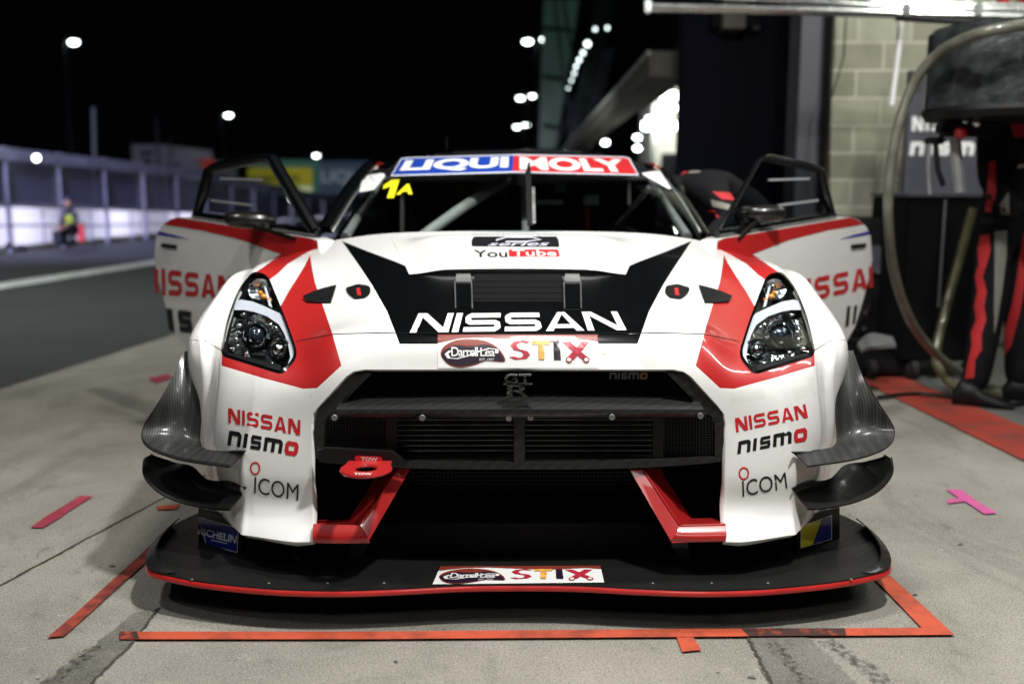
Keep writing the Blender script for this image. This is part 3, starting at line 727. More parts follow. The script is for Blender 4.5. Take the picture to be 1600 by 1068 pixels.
# upper recess back panel
bk = MB(); bk.prism([P(530, 572, .33), P(1095, 572, .33), P(1140, 660, .33), P(484, 660, .33)], (0, .01, 0), 'matt')
bk.prism([P(470, 650, .42), P(1154, 650, .42), P(1154, 876, .42), P(470, 876, .42)], (0, .01, 0), 'matt')
grille = bk.build('grille', car)
fr = MB()
nn = 33
topc = []; frc = []; lowc = []
for i in range(nn):
    t = -1+2*i/(nn-1); x = 812+t*272
    topc.append(P(x, 611+6*t*t, .27-.02*t*t)); frc.append(P(812+t*288, 641-1.5*(1-t*t)+0*t, .125+.045*t*t)); lowc.append(P(812+t*290, 648-1*t*t, .135+.045*t*t))
fr.sheet(frc, topc, 'carbon', th=-.006, n=nn, k=8, bulge=(0, -.004, .007)); fr.sheet(lowc, frc, 'carbon', th=.01, n=nn, k=3, bulge=(0, -.006, 0))
for s_ in (1, -1):
    q = [(1043, 584), (1071, 584), (1128, 639), (1131, 662), (1118, 664), (1112, 650), (1092, 642), (1077, 618)]
    q = q if s_ == 1 else mir(q)
    fr.prism([P(x, y, .20) for x, y in q], (0, .03, 0), 'carbon')
    q = [(1044, 584), (1053, 584), (1086, 618), (1078, 618)]; q = q if s_ == 1 else mir(q); fr.prism([P(x, y, .188) for x, y in q], (0, .012, 0), 'carbon')
    q = [(1117, 662), (1131, 662), (1131, 716), (1117, 716)]; q = q if s_ == 1 else mir(q)
    fr.prism([P(x, y, .19) for x, y in q], (0, .03, 0), 'carbon')
fr.prism([P(803, 646, .135), P(820, 646, .135), P(820, 728, .13), P(803, 728, .13)], (0, .03, 0), 'carbon')
lo = [P(812+t*.1*314, 722-7*abs(t*.1)**2, .13+.05*(t*.1)**2) for t in range(-10, 11)]; lo2 = [P(812+t*.1*314, 733-12*abs(t*.1)**3, .13+.05*(t*.1)**2) for t in range(-10, 11)]
fr.sheet(lo, lo2, 'carbon', th=.025, n=25, k=2)
fr.build('carbon_frame', grille)
sl = MB()
for k in range(9):
    y = 655+k*8.0
    for xa, xb in ((618, 802), (821, 1020)):
        sl.beam(P(xa, y, .185), P(xb, y-.5, .185), .012, .0018, 'finm')
sl.build('radiator_fin', grille)
M['meshm'] = mat('mesh_wire', (.035, .036, .036), .4, .5)
ms = MB()
for xa, xb in ((505, 802), (821, 1118)):
    for k in range(19): y = 652+k*3.8; ms.beam(P(xa, y, .20), P(xb, y, .20), .001, .0012, 'meshm')
    for k in range(60): x = xa+k*(xb-xa)/60; ms.beam(P(x, 650, .201), P(x, 724, .201), .0012, .001, 'meshm')
ms.build('mesh_screen', grille)
lm = MB()
for k in range(60): x = 640+k*6; lm.beam(P(x, 736, .395), P(x, 872, .395), .0012, .0012, 'meshm')
for k in range(22): y = 738+k*6; lm.beam(P(630, y, .394), P(1000, y, .394), .0012, .0012, 'meshm')
lm.build('lower_mesh', grille)
for x0 in (603, 1020):
    mb = MB(); mb.prism([P(x0, 648, .172), P(x0+18, 648, .172), P(x0+16, 718, .172), P(x0, 718, .172)], (0, .012, 0), 'rubberblack'); mb.build('duct_divider', grille)
for x, y in ((523, 652), (660, 652), (795, 653), (829, 652), (956, 651), (1094, 649)):
    mb = MB(); mb.box(P(x, y, .128)-Vector((.014, .003, .006)), P(x, y, .128)+Vector((.014, .003, .006)), 'rubberblack', bev=.002)
    mb.lathe([(.0085, 0), (.0085, .003), (.0075, .005), (.0045, .005), (.004, .002), (1e-4, .002)], P(x, y, .124), (0, -1, 0), 'steel', 18); mb.build('bolt', grille)
# duct walls
dw = MB()
for s_ in (1, -1):
    X = s_*.580; dw.add([(X, .20, .2), (X, .42, .2), (X, .42, .56), (X, .27, .56)], [(0, 1, 2, 3)], 'matt')
dw.add([(-.44, .235, .652), (.44, .235, .652), (.44, .42, .652), (-.44, .42, .652)], [(0, 1, 2, 3)], 'matt')
dw.build('duct_wall', grille, fix=False)
# emblem and small badge
def text3d(txt, loc, w, h, depth, m, parent, name, bold=.02, shear=0, mb=None):
    V, T = text_tris(txt, bold, shear); mb = mb or MB(); L = Vector(loc); n = len(V)
    fr_ = [L+Vector((x*w, 0, y*h)) for x, y in V]; bk_ = [p+Vector((0, depth, 0)) for p in fr_]
    ec = {}
    fs = [t for t in T] + [tuple(i+n for i in reversed(t)) for t in T]
    for t in T:
        for a, b in ((t[0], t[1]), (t[1], t[2]), (t[2], t[0])):
            if (b, a) in ec: ec.pop((b, a))
            else: ec[(a, b)] = 1
    fs += [(b, a, a+n, b+n) for a, b in ec]
    mb.add(fr_+bk_, fs, m)
    return mb
mb = text3d('GT', P(788, 599, .13), .072, .024, .02, 'emb', None, '', .015); text3d('R', P(792, 620, .13), .066, .034, .02, 'emb', None, '', .015, mb=mb)
mb.box(P(786, 601.5, .137), P(832, 599, .137)+Vector((0, .012, .002)), 'emb', bev=.001)
mb.build('emblem', grille)
bd = Decal(planef(.31)); bd.word('nismo', box_q(952, 582, 1012, 592), 'drl', 'amber', w=1.2, t=.26, gap=.25, shear=.1); bd.build('badge', grille)
# tow eye
mb = MB(); c = P(572, 733, .045); mb.lathe([(.031, .004), (.067, .004), (.069, 0), (.067, -.004), (.031, -.004), (.029, 0), (.031, .004)], c, (0, -.02, 1), 'red', 40)
mb.box(c+Vector((-.06, .03, -.004)), c+Vector((.06, .16, .004)), 'red', bev=.002)
tow = mb.build('tow_eye', bumper)
d_ = Decal(lambda px, py, off: PZ(px, py, c.z+.0045+off)); d_.text('TOW', box_q(553, 738, 581, 741.5), 'stkw', .02); d_.build('tow_mark', tow)
mb = MB(); mb.prism([P(x, y, .118) for x, y in ((497, 704), (508, 700), (612, 706), (627, 716), (636, 728), (532, 724), (497, 720))], (0, .02, 0), 'rubberblack'); mb.build('tow_bracket', grille)
d_ = Decal(planef(.116)); d_.poly(rounded([(556, 711), (596, 713), (598, 718), (590, 723), (560, 722), (553, 716)], 3), 'stkr', 6); d_.text('TOW', [(564, 713.5), (590, 714.5), (590, 720), (564, 719)], 'stkw', .03); d_.build('tow_label', tow)
# red brackets in the lower opening
for s_ in (1, -1):
    def q3(pts, Ys): return [P(x if s_ == 1 else 2*CARC-x, y, Y) for (x, y), Y in zip(pts, Ys)]
    mb = MB(); f_ = q3([(983, 732), (1002, 732), (1062, 822), (1134, 820), (1135, 846), (1050, 848)], [.165, .165, .10, .10, .075, .075])
    mb.prism([Vector((p.x, p.y, p.z)) for p in f_], (0, .012, 0), 'red')
    a = q3([(1002, 732), (1032, 777), (1060, 820)], [.165, .13, .10]); b = q3([(1030, 732), (1056, 775), (1080, 811)], [.30, .27, .22]); mb.sheet(a, b, 'red', th=.004, n=8, k=3)
    a = q3([(1060, 822), (1100, 821), (1134, 820)], [.10]*3); b = q3([(1078, 811), (1105, 811), (1133, 811)], [.22]*3); mb.sheet(a, b, 'red', th=.004, n=8, k=3)
    a = q3([(1046, 846), (1090, 847), (1134, 846)], [.078, .074, .074]); b = q3([(1060, 822), (1100, 821), (1134, 820)], [.098]*3); mb.sheet(a, b, 'red', th=-.006, n=8, k=4, bulge=(0, -.010, .0))
    o = mb.build('red_bracket', grille, angle=60)
    if s_ == 1: bv = o.modifiers.new('b', 'BEVEL'); bv.width = .0015
# ---- underbody front, splitter
sp_px = [(812, 912), (900, 913), (1000, 918), (1100, 921), (1200, 918), (1300, 908), (1355, 898), (1384, 890), (1391, 879), (1386, 860), (1371, 840), (1348, 820), (1320, 806)]
SPZ = .115
half = [PZ(x, y, SPZ) for x, y in sp_px]; half[0].x = 0
half = resample(half, 60) + [Vector((.93, .85, SPZ))]
full = [Vector((-p.x, p.y, p.z)) for p in reversed(half[1:])] + half
mb = MB(); mb.prism(full, (0, 0, -.018), 'carbon_dark'); split = mb.build('splitter', car, angle=30)
mb = MB(); edge = [Vector((-p.x, p.y, p.z)) for p in reversed(half[1:44])] + half[:44]
def outn(pts, i):
    t = (pts[min(i+1, len(pts)-1)]-pts[max(i-1, 0)]); return Vector((t.y, -t.x, 0)).normalized()
a = [p+outn(edge, i)*.0015+Vector((0, 0, -.004)) for i, p in enumerate(edge)]; b = [p+outn(edge, i)*.005+Vector((0, 0, -.018)) for i, p in enumerate(edge)]
mb.sheet(a, b, 'redsplit', th=.008, n=90, k=3, bulge=(0, -.003, 0)); mb.build('red_edge', split, angle=60)
mb = MB()
a = [p+Vector((0, 0, .001)) for p in half[38:56]]
b = [p+Vector((-.028, .0, .024*math.sin(math.pi*min(1, (i+1)/8)/2))) for i, p in enumerate(half[38:56])]
mb.sheet(a, b, 'carbon_dark', th=.004, n=20, k=3); o = mb.build('splitter_fence', split, angle=60); mirrored(o)
mb = MB()
for x in (420, 512, 600, 1020, 1112, 1200, 1330, 300): mb.lathe([(.004, .0), (.004, .002), (.002, .003), (1e-4, .003)], PZ(x, 911 if 400 < x < 1250 else 905, SPZ), (0, 0, 1), 'steel', 10)
mb.build('splitter_bolt', split)
# carrier wall between bumper and splitter
low = [Vector((CTRL[9][i][0]*.985, CTRL[9][i][1]+.028, CTRL[9][i][2]+.010)) for i in range(0, 13)]; low = [Vector((-p.x, p.y, p.z)) for p in reversed(low[1:])]+low
low = [Vector((p.x, max(p.y, .20 if abs(p.x) < .6 else p.y), p.z)) for p in low]
bot = [Vector((p.x*1.0, p.y+.03, .116)) for p in low]
mb = MB(); mb.sheet(low, bot, 'matt', th=.004, n=60, k=2); mb.build('front_undertray', car)
for s_ in (1, -1):
    mb = MB(); mb.prism([P(812+s_*(x-812), y, Y) for x, y, Y in ((1048, 849, .10), (1075, 849, .10), (1082, 889, .16), (1070, 889, .16))], (0, .06, 0), 'carbon_dark'); mb.build('splitter_stay', split)
# corner side plates with the tyre sticker
def platef(s_):
    p0 = Vector((s_*.80, .262, .17)); n_ = Vector((s_*.80, -1.0, .12)).normalized()
    return lambda px, py, off=0: PPL(px, py, p0 + n_*off, n_)
for s_, q in ((1, [(1244, 812), (1312, 792), (1312, 838), (1305, 862), (1246, 870)]), (-1, [(2*CARC-x-2, y+2) for x, y in [(1244, 812), (1312, 792), (1312, 838), (1305, 862), (1246, 870)]])):
    f_ = platef(s_); mb = MB(); mb.prism([f_(x, y, .004) for x, y in q], (0, .01, 0), 'rubberblack'); pl = mb.build('corner_plate', car)
    d_ = Decal(f_, off=.006)
    if s_ == 1:
        d_.poly([(1251, 821), (1300, 804), (1300, 842), (1251, 856)], 'stkw', 12); d_.poly([(1252, 822), (1284, 811), (1270, 850), (1252, 855)], 'stky', 12); d_.poly([(1284, 811), (1299, 806), (1299, 841), (1270, 850)], 'navyst', 12)
    else:
        d_.poly([(308, 806), (373, 824), (371, 863), (322, 850)], 'stkw', 12); d_.poly([(309, 807.5), (372, 825.5), (370, 861.5), (323, 849)], 'navyst', 12)
        d_.text('MICHELIN', [(306, 822), (371, 837), (369, 849), (309, 834)], 'stkw', .03, .1); d_.poly([(330, 842), (355, 848), (355, 849.5), (330, 843.5)], 'stkw')
    d_.build('tyre_sticker', pl)
# ---- dive planes
for s_ in (1, -1):
    def q3(pts): return [Vector((s_*abs(P(x, y, Y).x), Y, P(x, y, Y).z)) for x, y, Y in pts]
    mb = MB(); A = q3([(1303, 549, .50), (1301, 600, .47), (1305, 650, .44), (1306, 690, .40), (1292, 702, .33), (1236, 705, .20)])
    B = q3([(1332, 549, .56), (1346, 585, .50), (1372, 630, .42), (1397, 672, .38), (1388, 698, .32), (1340, 717, .25), (1262, 729, .17)])
    mb.sheet(A, B, 'carbon_fine', th=.004, n=40, k=8, bulge=(s_*.0, .035, .0)); mb.sheet([p for p in B], [p+Vector((0, .006, .004)) for p in B], 'rubberblack', th=.003, n=40, k=1)
    o = mb.build('upper_dive_plane', bumper, angle=60)
    mb = MB(); A = q3([(1385, 712, .40), (1345, 722, .46), (1318, 728, .44), (1295, 748, .36), (1262, 752, .26), (1236, 762, .20)])
    B = q3([(1393, 716, .38), (1394, 742, .35), (1372, 768, .31), (1335, 785, .27), (1290, 794, .22), (1262, 796, .17)])
    mb.sheet(A, B, 'carbon_dark', th=.004, n=40, k=8, bulge=(0, .03, 0)); mb.sheet([p for p in B], [p+Vector((0, .006, .004)) for p in B], 'rubberblack', th=.003, n=40, k=1)
    o = mb.build('lower_dive_plane', bumper, angle=60)
# ---- writing on the nose
d_ = Decal(); d_.word('NISSAN', [(654, 490), (964, 487), (979, 516), (640, 520)], 'stkw', w=1.55, t=.27, gap=.13); d_.build('maker_name', hood)
def logo(f, onf, off):
    """confectioner's sticker; f maps unit square to pixels"""
    d_ = Decal(onf, off, .0007); U = lambda pts: [f(x, 1-y) for x, y in pts]
    d_.poly(U([(0, 0), (1, 0), (1, 1), (0, 1)]), 'stkw', 6)
    d_.poly(U([(0, 0), (1, 0), (1, .20), (.9, .13), (.7, .22), (.5, .16), (.3, .08), (.15, .10), (0, .25)]), 'brown', 6); k1 = d_.k
    blob = smooth_closed([(.02, .6), (.04, .35), (.11, .18), (.2, .13), (.3, .2), (.38, .42), (.42, .78), (.36, .80), (.3, .78), (.22, .92), (.14, .98), (.07, .9)], 4)
    d_.poly(U(blob), 'brown', 6); d_.poly(U(smooth_closed([(.025, .6), (.06, .42), (.12, .32), (.2, .36), (.3, .3), (.37, .45), (.41, .76), (.36, .77), (.3, .75), (.22, .88), (.14, .94), (.07, .86)], 4)), 'plum', 12)
    d_.text('Darrell', [f(.085, .62), f(.25, .62), f(.25, .35), f(.085, .35)], 'stkw', .01, 0, .85); d_.k = k1+2
    d_.text('Lea', [f(.265, .60), f(.355, .60), f(.355, .35), f(.265, .35)], 'stkw', .01, 0, .85); d_.k = k1+2
    d_.text('EST. 1927', [f(.26, .29), f(.35, .29), f(.35, .22), f(.26, .22)], 'stkw', .0)
    d_.k = k1+2; d_.poly(U(stroke([(.08, .48), (.055, .58), (.07, .70), (.12, .72), (.2, .62), (.26, .5), (.32, .42), (.37, .45), (.365, .56)], .022)), 'stkw', 12)
    d_.k = k1
    d_.poly(U(stroke([(.565, .24), (.53, .2), (.49, .23), (.47, .33), (.49, .44), (.54, .5), (.555, .6), (.535, .70), (.49, .72), (.46, .66)], .038)), 'wine', 12); d_.k = k1
    d_.poly(U(stroke([(.585, .24), (.70, .24)], .12)), 'orange2', 12)
    d_.poly(U([(.625, .26), (.665, .26), (.662, .74), (.628, .74)]), 'orange2', 12); d_.k = k1
    d_.poly(U([(.72, .2), (.76, .2), (.765, .76), (.722, .76)]), 'plum', 12); d_.k = k1
    d_.poly(U(stroke([(.80, .22), (.92, .74)], .05)), 'wine', 12); d_.poly(U(stroke([(.92, .22), (.82, .74)], .05)), 'wine', 12)
    for c_ in (.815, .922):
        d_.poly(U(circle(c_, .75, .020, .09, 14)), 'wine', 12); d_.poly(U(circle(c_, .75, .013, .055, 14)), 'stkw', 12); d_.k -= 2
    return d_
logo(quadmap([(684, 523.5), (934, 523.5), (936, 575), (684, 575)]), on, .0018).build('sponsor_sticker', bumper)
d_ = logo(quadmap([(688, 884), (938, 883), (944, 909), (676, 912)]), lambda px, py, off: PZ(px, py, SPZ+off), .001).build('sponsor_sticker', split)
for q1, q2, q3_, c_ in (([(357, 637), (470, 656), (469, 680), (357, 660)], [(357, 672), (467, 692), (466, 712), (356, 695)], [(398, 744), (467, 756), (466, 782), (397, 770)], (399, 731)),
                       ([(1148, 653), (1258, 631), (1262, 652), (1150, 675)], [(1152, 690), (1260, 668), (1262, 687), (1152, 709)], [(1159, 751), (1227, 737), (1230, 762), (1160, 776)], (1162, 739))):
    Decal(lift=.0003).word('NISSAN', q1, 'stkr', w=1.05, t=.24, gap=.16).build('maker_lettering', bumper)
    Decal(lift=.0003).word('nismo', q2, 'stkk', 'stkr', w=1.1, t=.26, gap=.28, shear=.12).build('team_lettering', bumper)
    d_ = Decal(lift=.0003); d_.text('ICOM', q3_, 'stkk', .0); d_.k = 0
    for p in ring(c_[0], c_[1], 7, 9, 2.4): d_.poly(p, 'stkr', 6)
    d_.build('radio_lettering', bumper)
# faint clear tape squares on the right bumper
M['tape'] = glassmat('clear_tape', (.975, .975, .97), .25, .25)
d_ = Decal(off=.0008); d_.poly([(1138, 612), (1192, 603), (1197, 622), (1142, 632)], 'tape', 14); d_.build('clear_tape', bumper); d_ = Decal(off=.0008); d_.poly([(1236, 606), (1262, 601), (1262, 588), (1285, 584), (1290, 612), (1242, 626)], 'tape', 14); d_.build('clear_tape', bumper)
# bulge stickers
d_ = Decal(on_bulge, .0012); d_.poly([(737, 366), (872, 366), (874, 386), (737, 385)], 'stkk', 8)
d_.text('CHAMPION', [(762, 366.5), (846, 366.5), (848, 370), (760, 370)], 'drl', .01); d_.k = 1; d_.poly(stroke([(775, 376), (790, 371), (830, 371), (845, 375), (820, 378), (790, 378)], 2), 'drl', 8); d_.k = 1
d_.text('series', [(762, 379), (858, 378), (858, 384.5), (762, 384.5)], 'drl', .01, .3); d_.build('series_sticker', bulge)
d_ = Decal(on_bulge, .0012); d_.text('You', [(740, 391), (792, 391), (793, 402), (741, 402)], 'stkk', .012, sub=10); d_.k = 0
d_.poly(rounded([(795, 390), (872, 390), (875, 401), (795, 401)], 3), 'stkr', 8); d_.text('Tube', [(800, 391), (868, 391), (870, 400.5), (800, 400.5)], 'stkw', .012, sub=10); d_.build('video_sticker', bulge)
# ------------------------------------------------------------------ greenhouse
def sym(pts): return [Vector((-x, y, z)) for x, y, z in reversed(pts[1:])] + [Vector(p) for p in pts]
WB = sym([(0, 1.27, .985), (.36, 1.31, .983), (.60, 1.42, .980), (.742, 1.53, .976)])
WH = sym([(0, 1.99, 1.318), (.36, 2.02, 1.305), (.54, 2.07, 1.278), (.635, 2.12, 1.246)])
mb = MB(); mb.sheet(WB, WH, 'screen', th=.004, n=41, k=14, bulge=(0, -.05, .035)); ws = mb.build('windscreen', car, fix=False)
WSB = BVHTree.FromObject(ws, bpy.context.evaluated_depsgraph_get())
def on_ws(px, py, off=0.0):
    loc, n, fi, d_ = WSB.ray_cast(CAM, ray(px, py).normalized())
    if loc is None:
        loc, n, fi, d_ = WSB.find_nearest(P(px, py, 1.85))
    if n.dot(CAM-loc) < 0: n = -n
    return loc + n*off
d_ = Decal(on_ws, .004, .0012)
d_.poly([(575, 262), (622, 243), (660, 240), (810, 236), (960, 240), (990, 244), (1030, 262), (1046, 283), (1000, 277), (810, 274), (610, 277), (566, 286)], 'stkk', 12)
d_.poly([(611, 277), (627, 249), (640, 247.5), (810, 243), (975, 246.5), (983, 248.5), (998, 276), (810, 271.5)], 'drl', 12)
d_.poly([(614, 275), (628.5, 251), (641, 249.5), (803, 245.2), (801, 269.5)], 'stkb', 12); d_.k -= 1
d_.poly([(803, 245.2), (975, 248.5), (981, 250.5), (995, 274), (810, 269.5), (801, 269.5)], 'stkr', 12)
d_.text('LIQUI', [(635, 253), (795, 247.5), (794, 267), (623, 272)], 'stkw', .045, sub=6); d_.k -= 1
d_.text('MOLY', [(812, 247.5), (970, 251.5), (985, 272), (812, 267.5)], 'stkw', .045, sub=6)
d_.build('banner', ws)
d_ = Decal(on_ws, .005); d_.poly([(600, 291), (612, 283), (625, 282), (616, 311), (605, 311), (611, 293), (599, 297)], 'stky', 8); d_.k = 0; d_.text('A', [(626, 290), (650, 288), (645, 305), (619, 306)], 'stky', .04); d_.build('class_number', ws)
for q in ([(562, 302), (568, 276), (599, 272), (603, 276), (585, 298)], [(1002, 272), (1030, 268), (1048, 296), (1044, 297), (1006, 276)]):
    d_ = Decal(on_ws, .005); d_.poly(q, 'stkw', 8); c_ = (sum(p[0] for p in q)/5, sum(p[1] for p in q)/5); d_.poly(circle(c_[0]+2, c_[1]-2, 4, 3, 10), 'drl', 5); d_.build('corner_sticker', ws)
# black ceramic edge, pillars
mb = MB()
for s_ in (1, -1):
    A = [Vector((s_*.742, 1.53, .976)), Vector((s_*.705, 1.73, 1.085)), Vector((s_*.67, 1.93, 1.178)), Vector((s_*.637, 2.12, 1.247))]
    B = [p+Vector((s_*.045, .05, -.006)) for p in A]
    m1 = MB(); m1.sheet(A, B, 'black', th=.03, n=12, k=3, bulge=(s_*.012, -.004, .008)); m1.build('windscreen_pillar', car, angle=60)
    m1 = MB(); m1.tube([p+Vector((s_*-.004, -.006, .008)) for p in A], .0045, 'alu', 8); m1.build('pillar_trim', car)
ROOF = [(1.99, .635, 1.318, 1.246), (2.2, .645, 1.338, 1.262), (2.5, .65, 1.348, 1.275), (2.9, .64, 1.335, 1.26), (3.3, .62, 1.28, 1.20), (3.75, .60, 1.17, 1.10), (4.15, .60, 1.06, 1.00)]
mb = MB(); n = 28; g = []
for Y, w, zc, ze in ROOF:
    for i in range(n+1):
        s_ = -1+2*i/n; g.append((w*s_, Y+(.13*abs(s_)**2.2 if Y < 2.1 else 0), zc-(zc-ze)*abs(s_)**2.6))
mb.add(g, [(j*(n+1)+i, j*(n+1)+i+1, (j+1)*(n+1)+i+1, (j+1)*(n+1)+i) for j in range(len(ROOF)-1) for i in range(n)], 'black'); roof = mb.build('roof', car, angle=60)
for s_ in (1, -1):
    mb = MB(); rail = [(s_*.64, 2.12, 1.247), (s_*.655, 2.3, 1.262), (s_*.66, 2.6, 1.268), (s_*.65, 2.9, 1.258)]
    mb.tube(resample(rail, 10), .016, 'red', 8); mb.build('roof_rail', roof)
    # rear quarter
    secs = []
    for Y, xr, zr, xb, zb, xs in ((2.78, .65, 1.262, .90, .97, 1.0), (3.1, .64, 1.235, .93, .98, 1.02), (3.5, .62, 1.16, .96, .97, 1.03), (3.9, .60, 1.06, .96, .95, 1.03), (4.3, .60, .99, .93, .93, 1.0), (4.6, .58, .95, .86, .90, .93)):
        secs.append([(s_*xr, Y, zr), (s_*(xr+xb)/2*1.02, Y, (zr+zb)/2+.01), (s_*xb, Y, zb), (s_*xs, Y, zb-.14), (s_*(xs+.01), Y, .6), (s_*xs, Y, .4), (s_*(xs-.02), Y, .2)])
    vs = [p for se in secs for p in resample(se, 25)]; fs = []; n_ = 25
    for j in range(len(secs)-1):
        for i in range(n_-1): fs.append((j*n_+i, j*n_+i+1, (j+1)*n_+i+1, (j+1)*n_+i))
    mb = MB(); mb.add(vs, fs, 'white'); o = mb.build('rear_quarter', car, angle=70)
    mb = MB(); mb.box((min(s_*.90, s_*1.0), 1.5, .16), (max(s_*.90, s_*1.0), 2.8, .33), 'white', bev=.01); mb.build('door_sill', car)
    mb = MB(); mb.prism([(s_*.90, 2.76, .2), (s_*1.0, 2.76, .2), (s_*1.0, 2.76, .84), (s_*.90, 2.76, .97), (s_*.66, 2.76, 1.25), (s_*.60, 2.76, 1.25)], (0, .06, 0), 'black'); mb.build('door_pillar', car)
    for Yc in (1.02, 3.8):
        mb = MB(); c = Vector((s_*.86, Yc, .335)); ax = (s_, 0, 0)
        mb.lathe([(.23, -.14), (.30, -.15), (.325, -.12), (.333, 0), (.325, .12), (.30, .15), (.23, .14)], c, ax, 'tyre', 40); w_ = mb.build('wheel', car)
        mb = MB(); mb.lathe([(.235, -.13), (.235, .13), (.225, .135), (.205, .06), (.07, .03), (.04, .06), (1e-4, .06)], c, ax, 'rim', 40)
        for k in range(5):
            a = 2*math.pi*k/5; mb.beam(c+Vector((s_*.06, .04*math.cos(a), .04*math.sin(a))), c+Vector((s_*.10, .215*math.cos(a), .215*math.sin(a))), .05, .03, 'rim')
        mb.build('rim', w_)
mb = MB(); mb.add([(-.60, 4.15, 1.0), (.60, 4.15, 1.0), (.58, 4.6, .95), (-.58, 4.6, .95), (-.58, 4.62, .4), (.58, 4.62, .4)], [(0, 1, 2, 3), (3, 2, 5, 4)], 'white')
mb.add([(-.93, 4.6, .9), (.93, 4.6, .9), (.93, 4.62, .3), (-.93, 4.62, .3)], [(0, 1, 2, 3)], 'white'); mb.build('boot', car)
mb = MB(); mb.sheet([(-.86, 4.45, 1.215), (.86, 4.45, 1.215)], [(-.86, 4.72, 1.235), (.86, 4.72, 1.235)], 'carbon_dark', th=.02, n=10, k=5, bulge=(0, 0, -.01))
for s_ in (.4, -.4): mb.box((s_-.006, 4.5, .93), (s_+.006, 4.62, 1.22), 'rubberblack')
for s_ in (.86, -.86): mb.box((s_-.005, 4.4, 1.08), (s_+.005, 4.78, 1.27), 'red')
mb.build('rear_wing', car)
# cabin
mb = MB(); mb.box((-.88, 1.5, .17), (.88, 2.85, .20), 'matt'); mb.box((-.76, 1.52, .2), (.76, 1.56, .955), 'matt'); mb.box((-.72, 2.86, .2), (.72, 2.9, 1.2), 'matt'); mb.box((-.70, 1.56, .80), (.70, 1.80, .93), 'rubberblack', bev=.04)
cab = mb.build('cabin', car)
mb = MB(); mb.tube(resample([P(655, 374, 1.46), P(684, 352, 1.55), P(745, 310, 1.75), P(808, 274, 2.04)], 10), .0235, 'alu', 12); mb.build('cage_tube', cab)
for pts, m_, r in (([(-.70, 1.6, .96), (-.61, 2.16, 1.21), (.61, 2.16, 1.21), (.70, 1.6, .96)], 'alu', .02), ([(.04, 1.60, .9), (.035, 2.14, 1.24)], 'alu', .016), ([(-.6, 2.75, .3), (-.58, 2.72, 1.2), (.58, 2.72, 1.2), (.6, 2.75, .3)], 'alu', .02), ([(.58, 2.72, 1.2), (-.5, 2.8, .4)], 'rubberblack', .02), ([(.70, 1.58, .35), (.72, 2.7, .9)], 'rubberblack', .02), ([(-.70, 1.58, .35), (-.72, 2.7, .9)], 'rubberblack', .02), ([(.60, 2.05, 1.16), (.34, 2.68, .75)], 'steel', .012)):
    mb = MB(); mb.tube(pts, r, m_, 10); mb.build('cage_tube', cab)
mb = MB(); mb.box((.28, 2.25, .3), (.68, 2.4, .45), 'rubberblack', bev=.03); mb.box((.28, 2.42, .4), (.68, 2.54, 1.08), 'rubberblack', bev=.05); mb.box((.34, 2.40, .9), (.36, 2.43, 1.1), 'stkr'); mb.build('seat', cab)
mb = MB(); mb.lathe([(.13, -.012), (.142, 0), (.13, .012), (.12, 0), (.13, -.012)], (.46, 1.98, .86), (0, -1, .35), 'rubberblack', 24); mb.box((.36, 1.96, .85), (.56, 1.98, .87), 'steel'); mb.build('steering_wheel', cab)
mb = MB(); mb.box(P(838, 312, 1.9)+Vector((0, 0, 0)), P(880, 320, 1.9)+Vector((0, .03, 0)), 'steel'); mb.box(P(868, 284, 2.3), P(885, 300, 2.3)+Vector((0, .04, 0)), 'drl'); mb.box(P(912, 304, 2.1), P(936, 320, 2.1)+Vector((0, .04, 0)), 'steel'); mb.box(P(716, 279, 2.5), P(790, 304, 2.5)+Vector((0, .05, 0)), mat('yellow_box', (.35, .25, .05), .5, noise=.4, nscale=20), bev=.01); mb.build('cabin_fitting', cab)
mb = MB(); mb.box(P(808, 276, 1.95), P(820, 289, 1.95)+Vector((0, .04, 0)), 'drl', bev=.004); mb.build('camera_mount', cab)
mb = MB(); mb.sheet([on_ws(821, 275, .012), on_ws(825, 261, .02)], [on_ws(829, 275, .012), on_ws(828, 261, .02)], 'rubberblack', th=.006, n=4, k=1); mb.beam(on_ws(825, 275, .014), on_ws(828, 357, .02), .022, .012, 'rubberblack'); mb.beam(on_ws(833, 300, .02), on_ws(834, 357, .03), .012, .008, 'steel'); mb.build('wiper', ws)
mb = MB(); mb.tube([(-.33, 2.35, 1.345), (-.33, 2.36, 1.40)], .003, 'matt', 6); mb.build('aerial', roof)

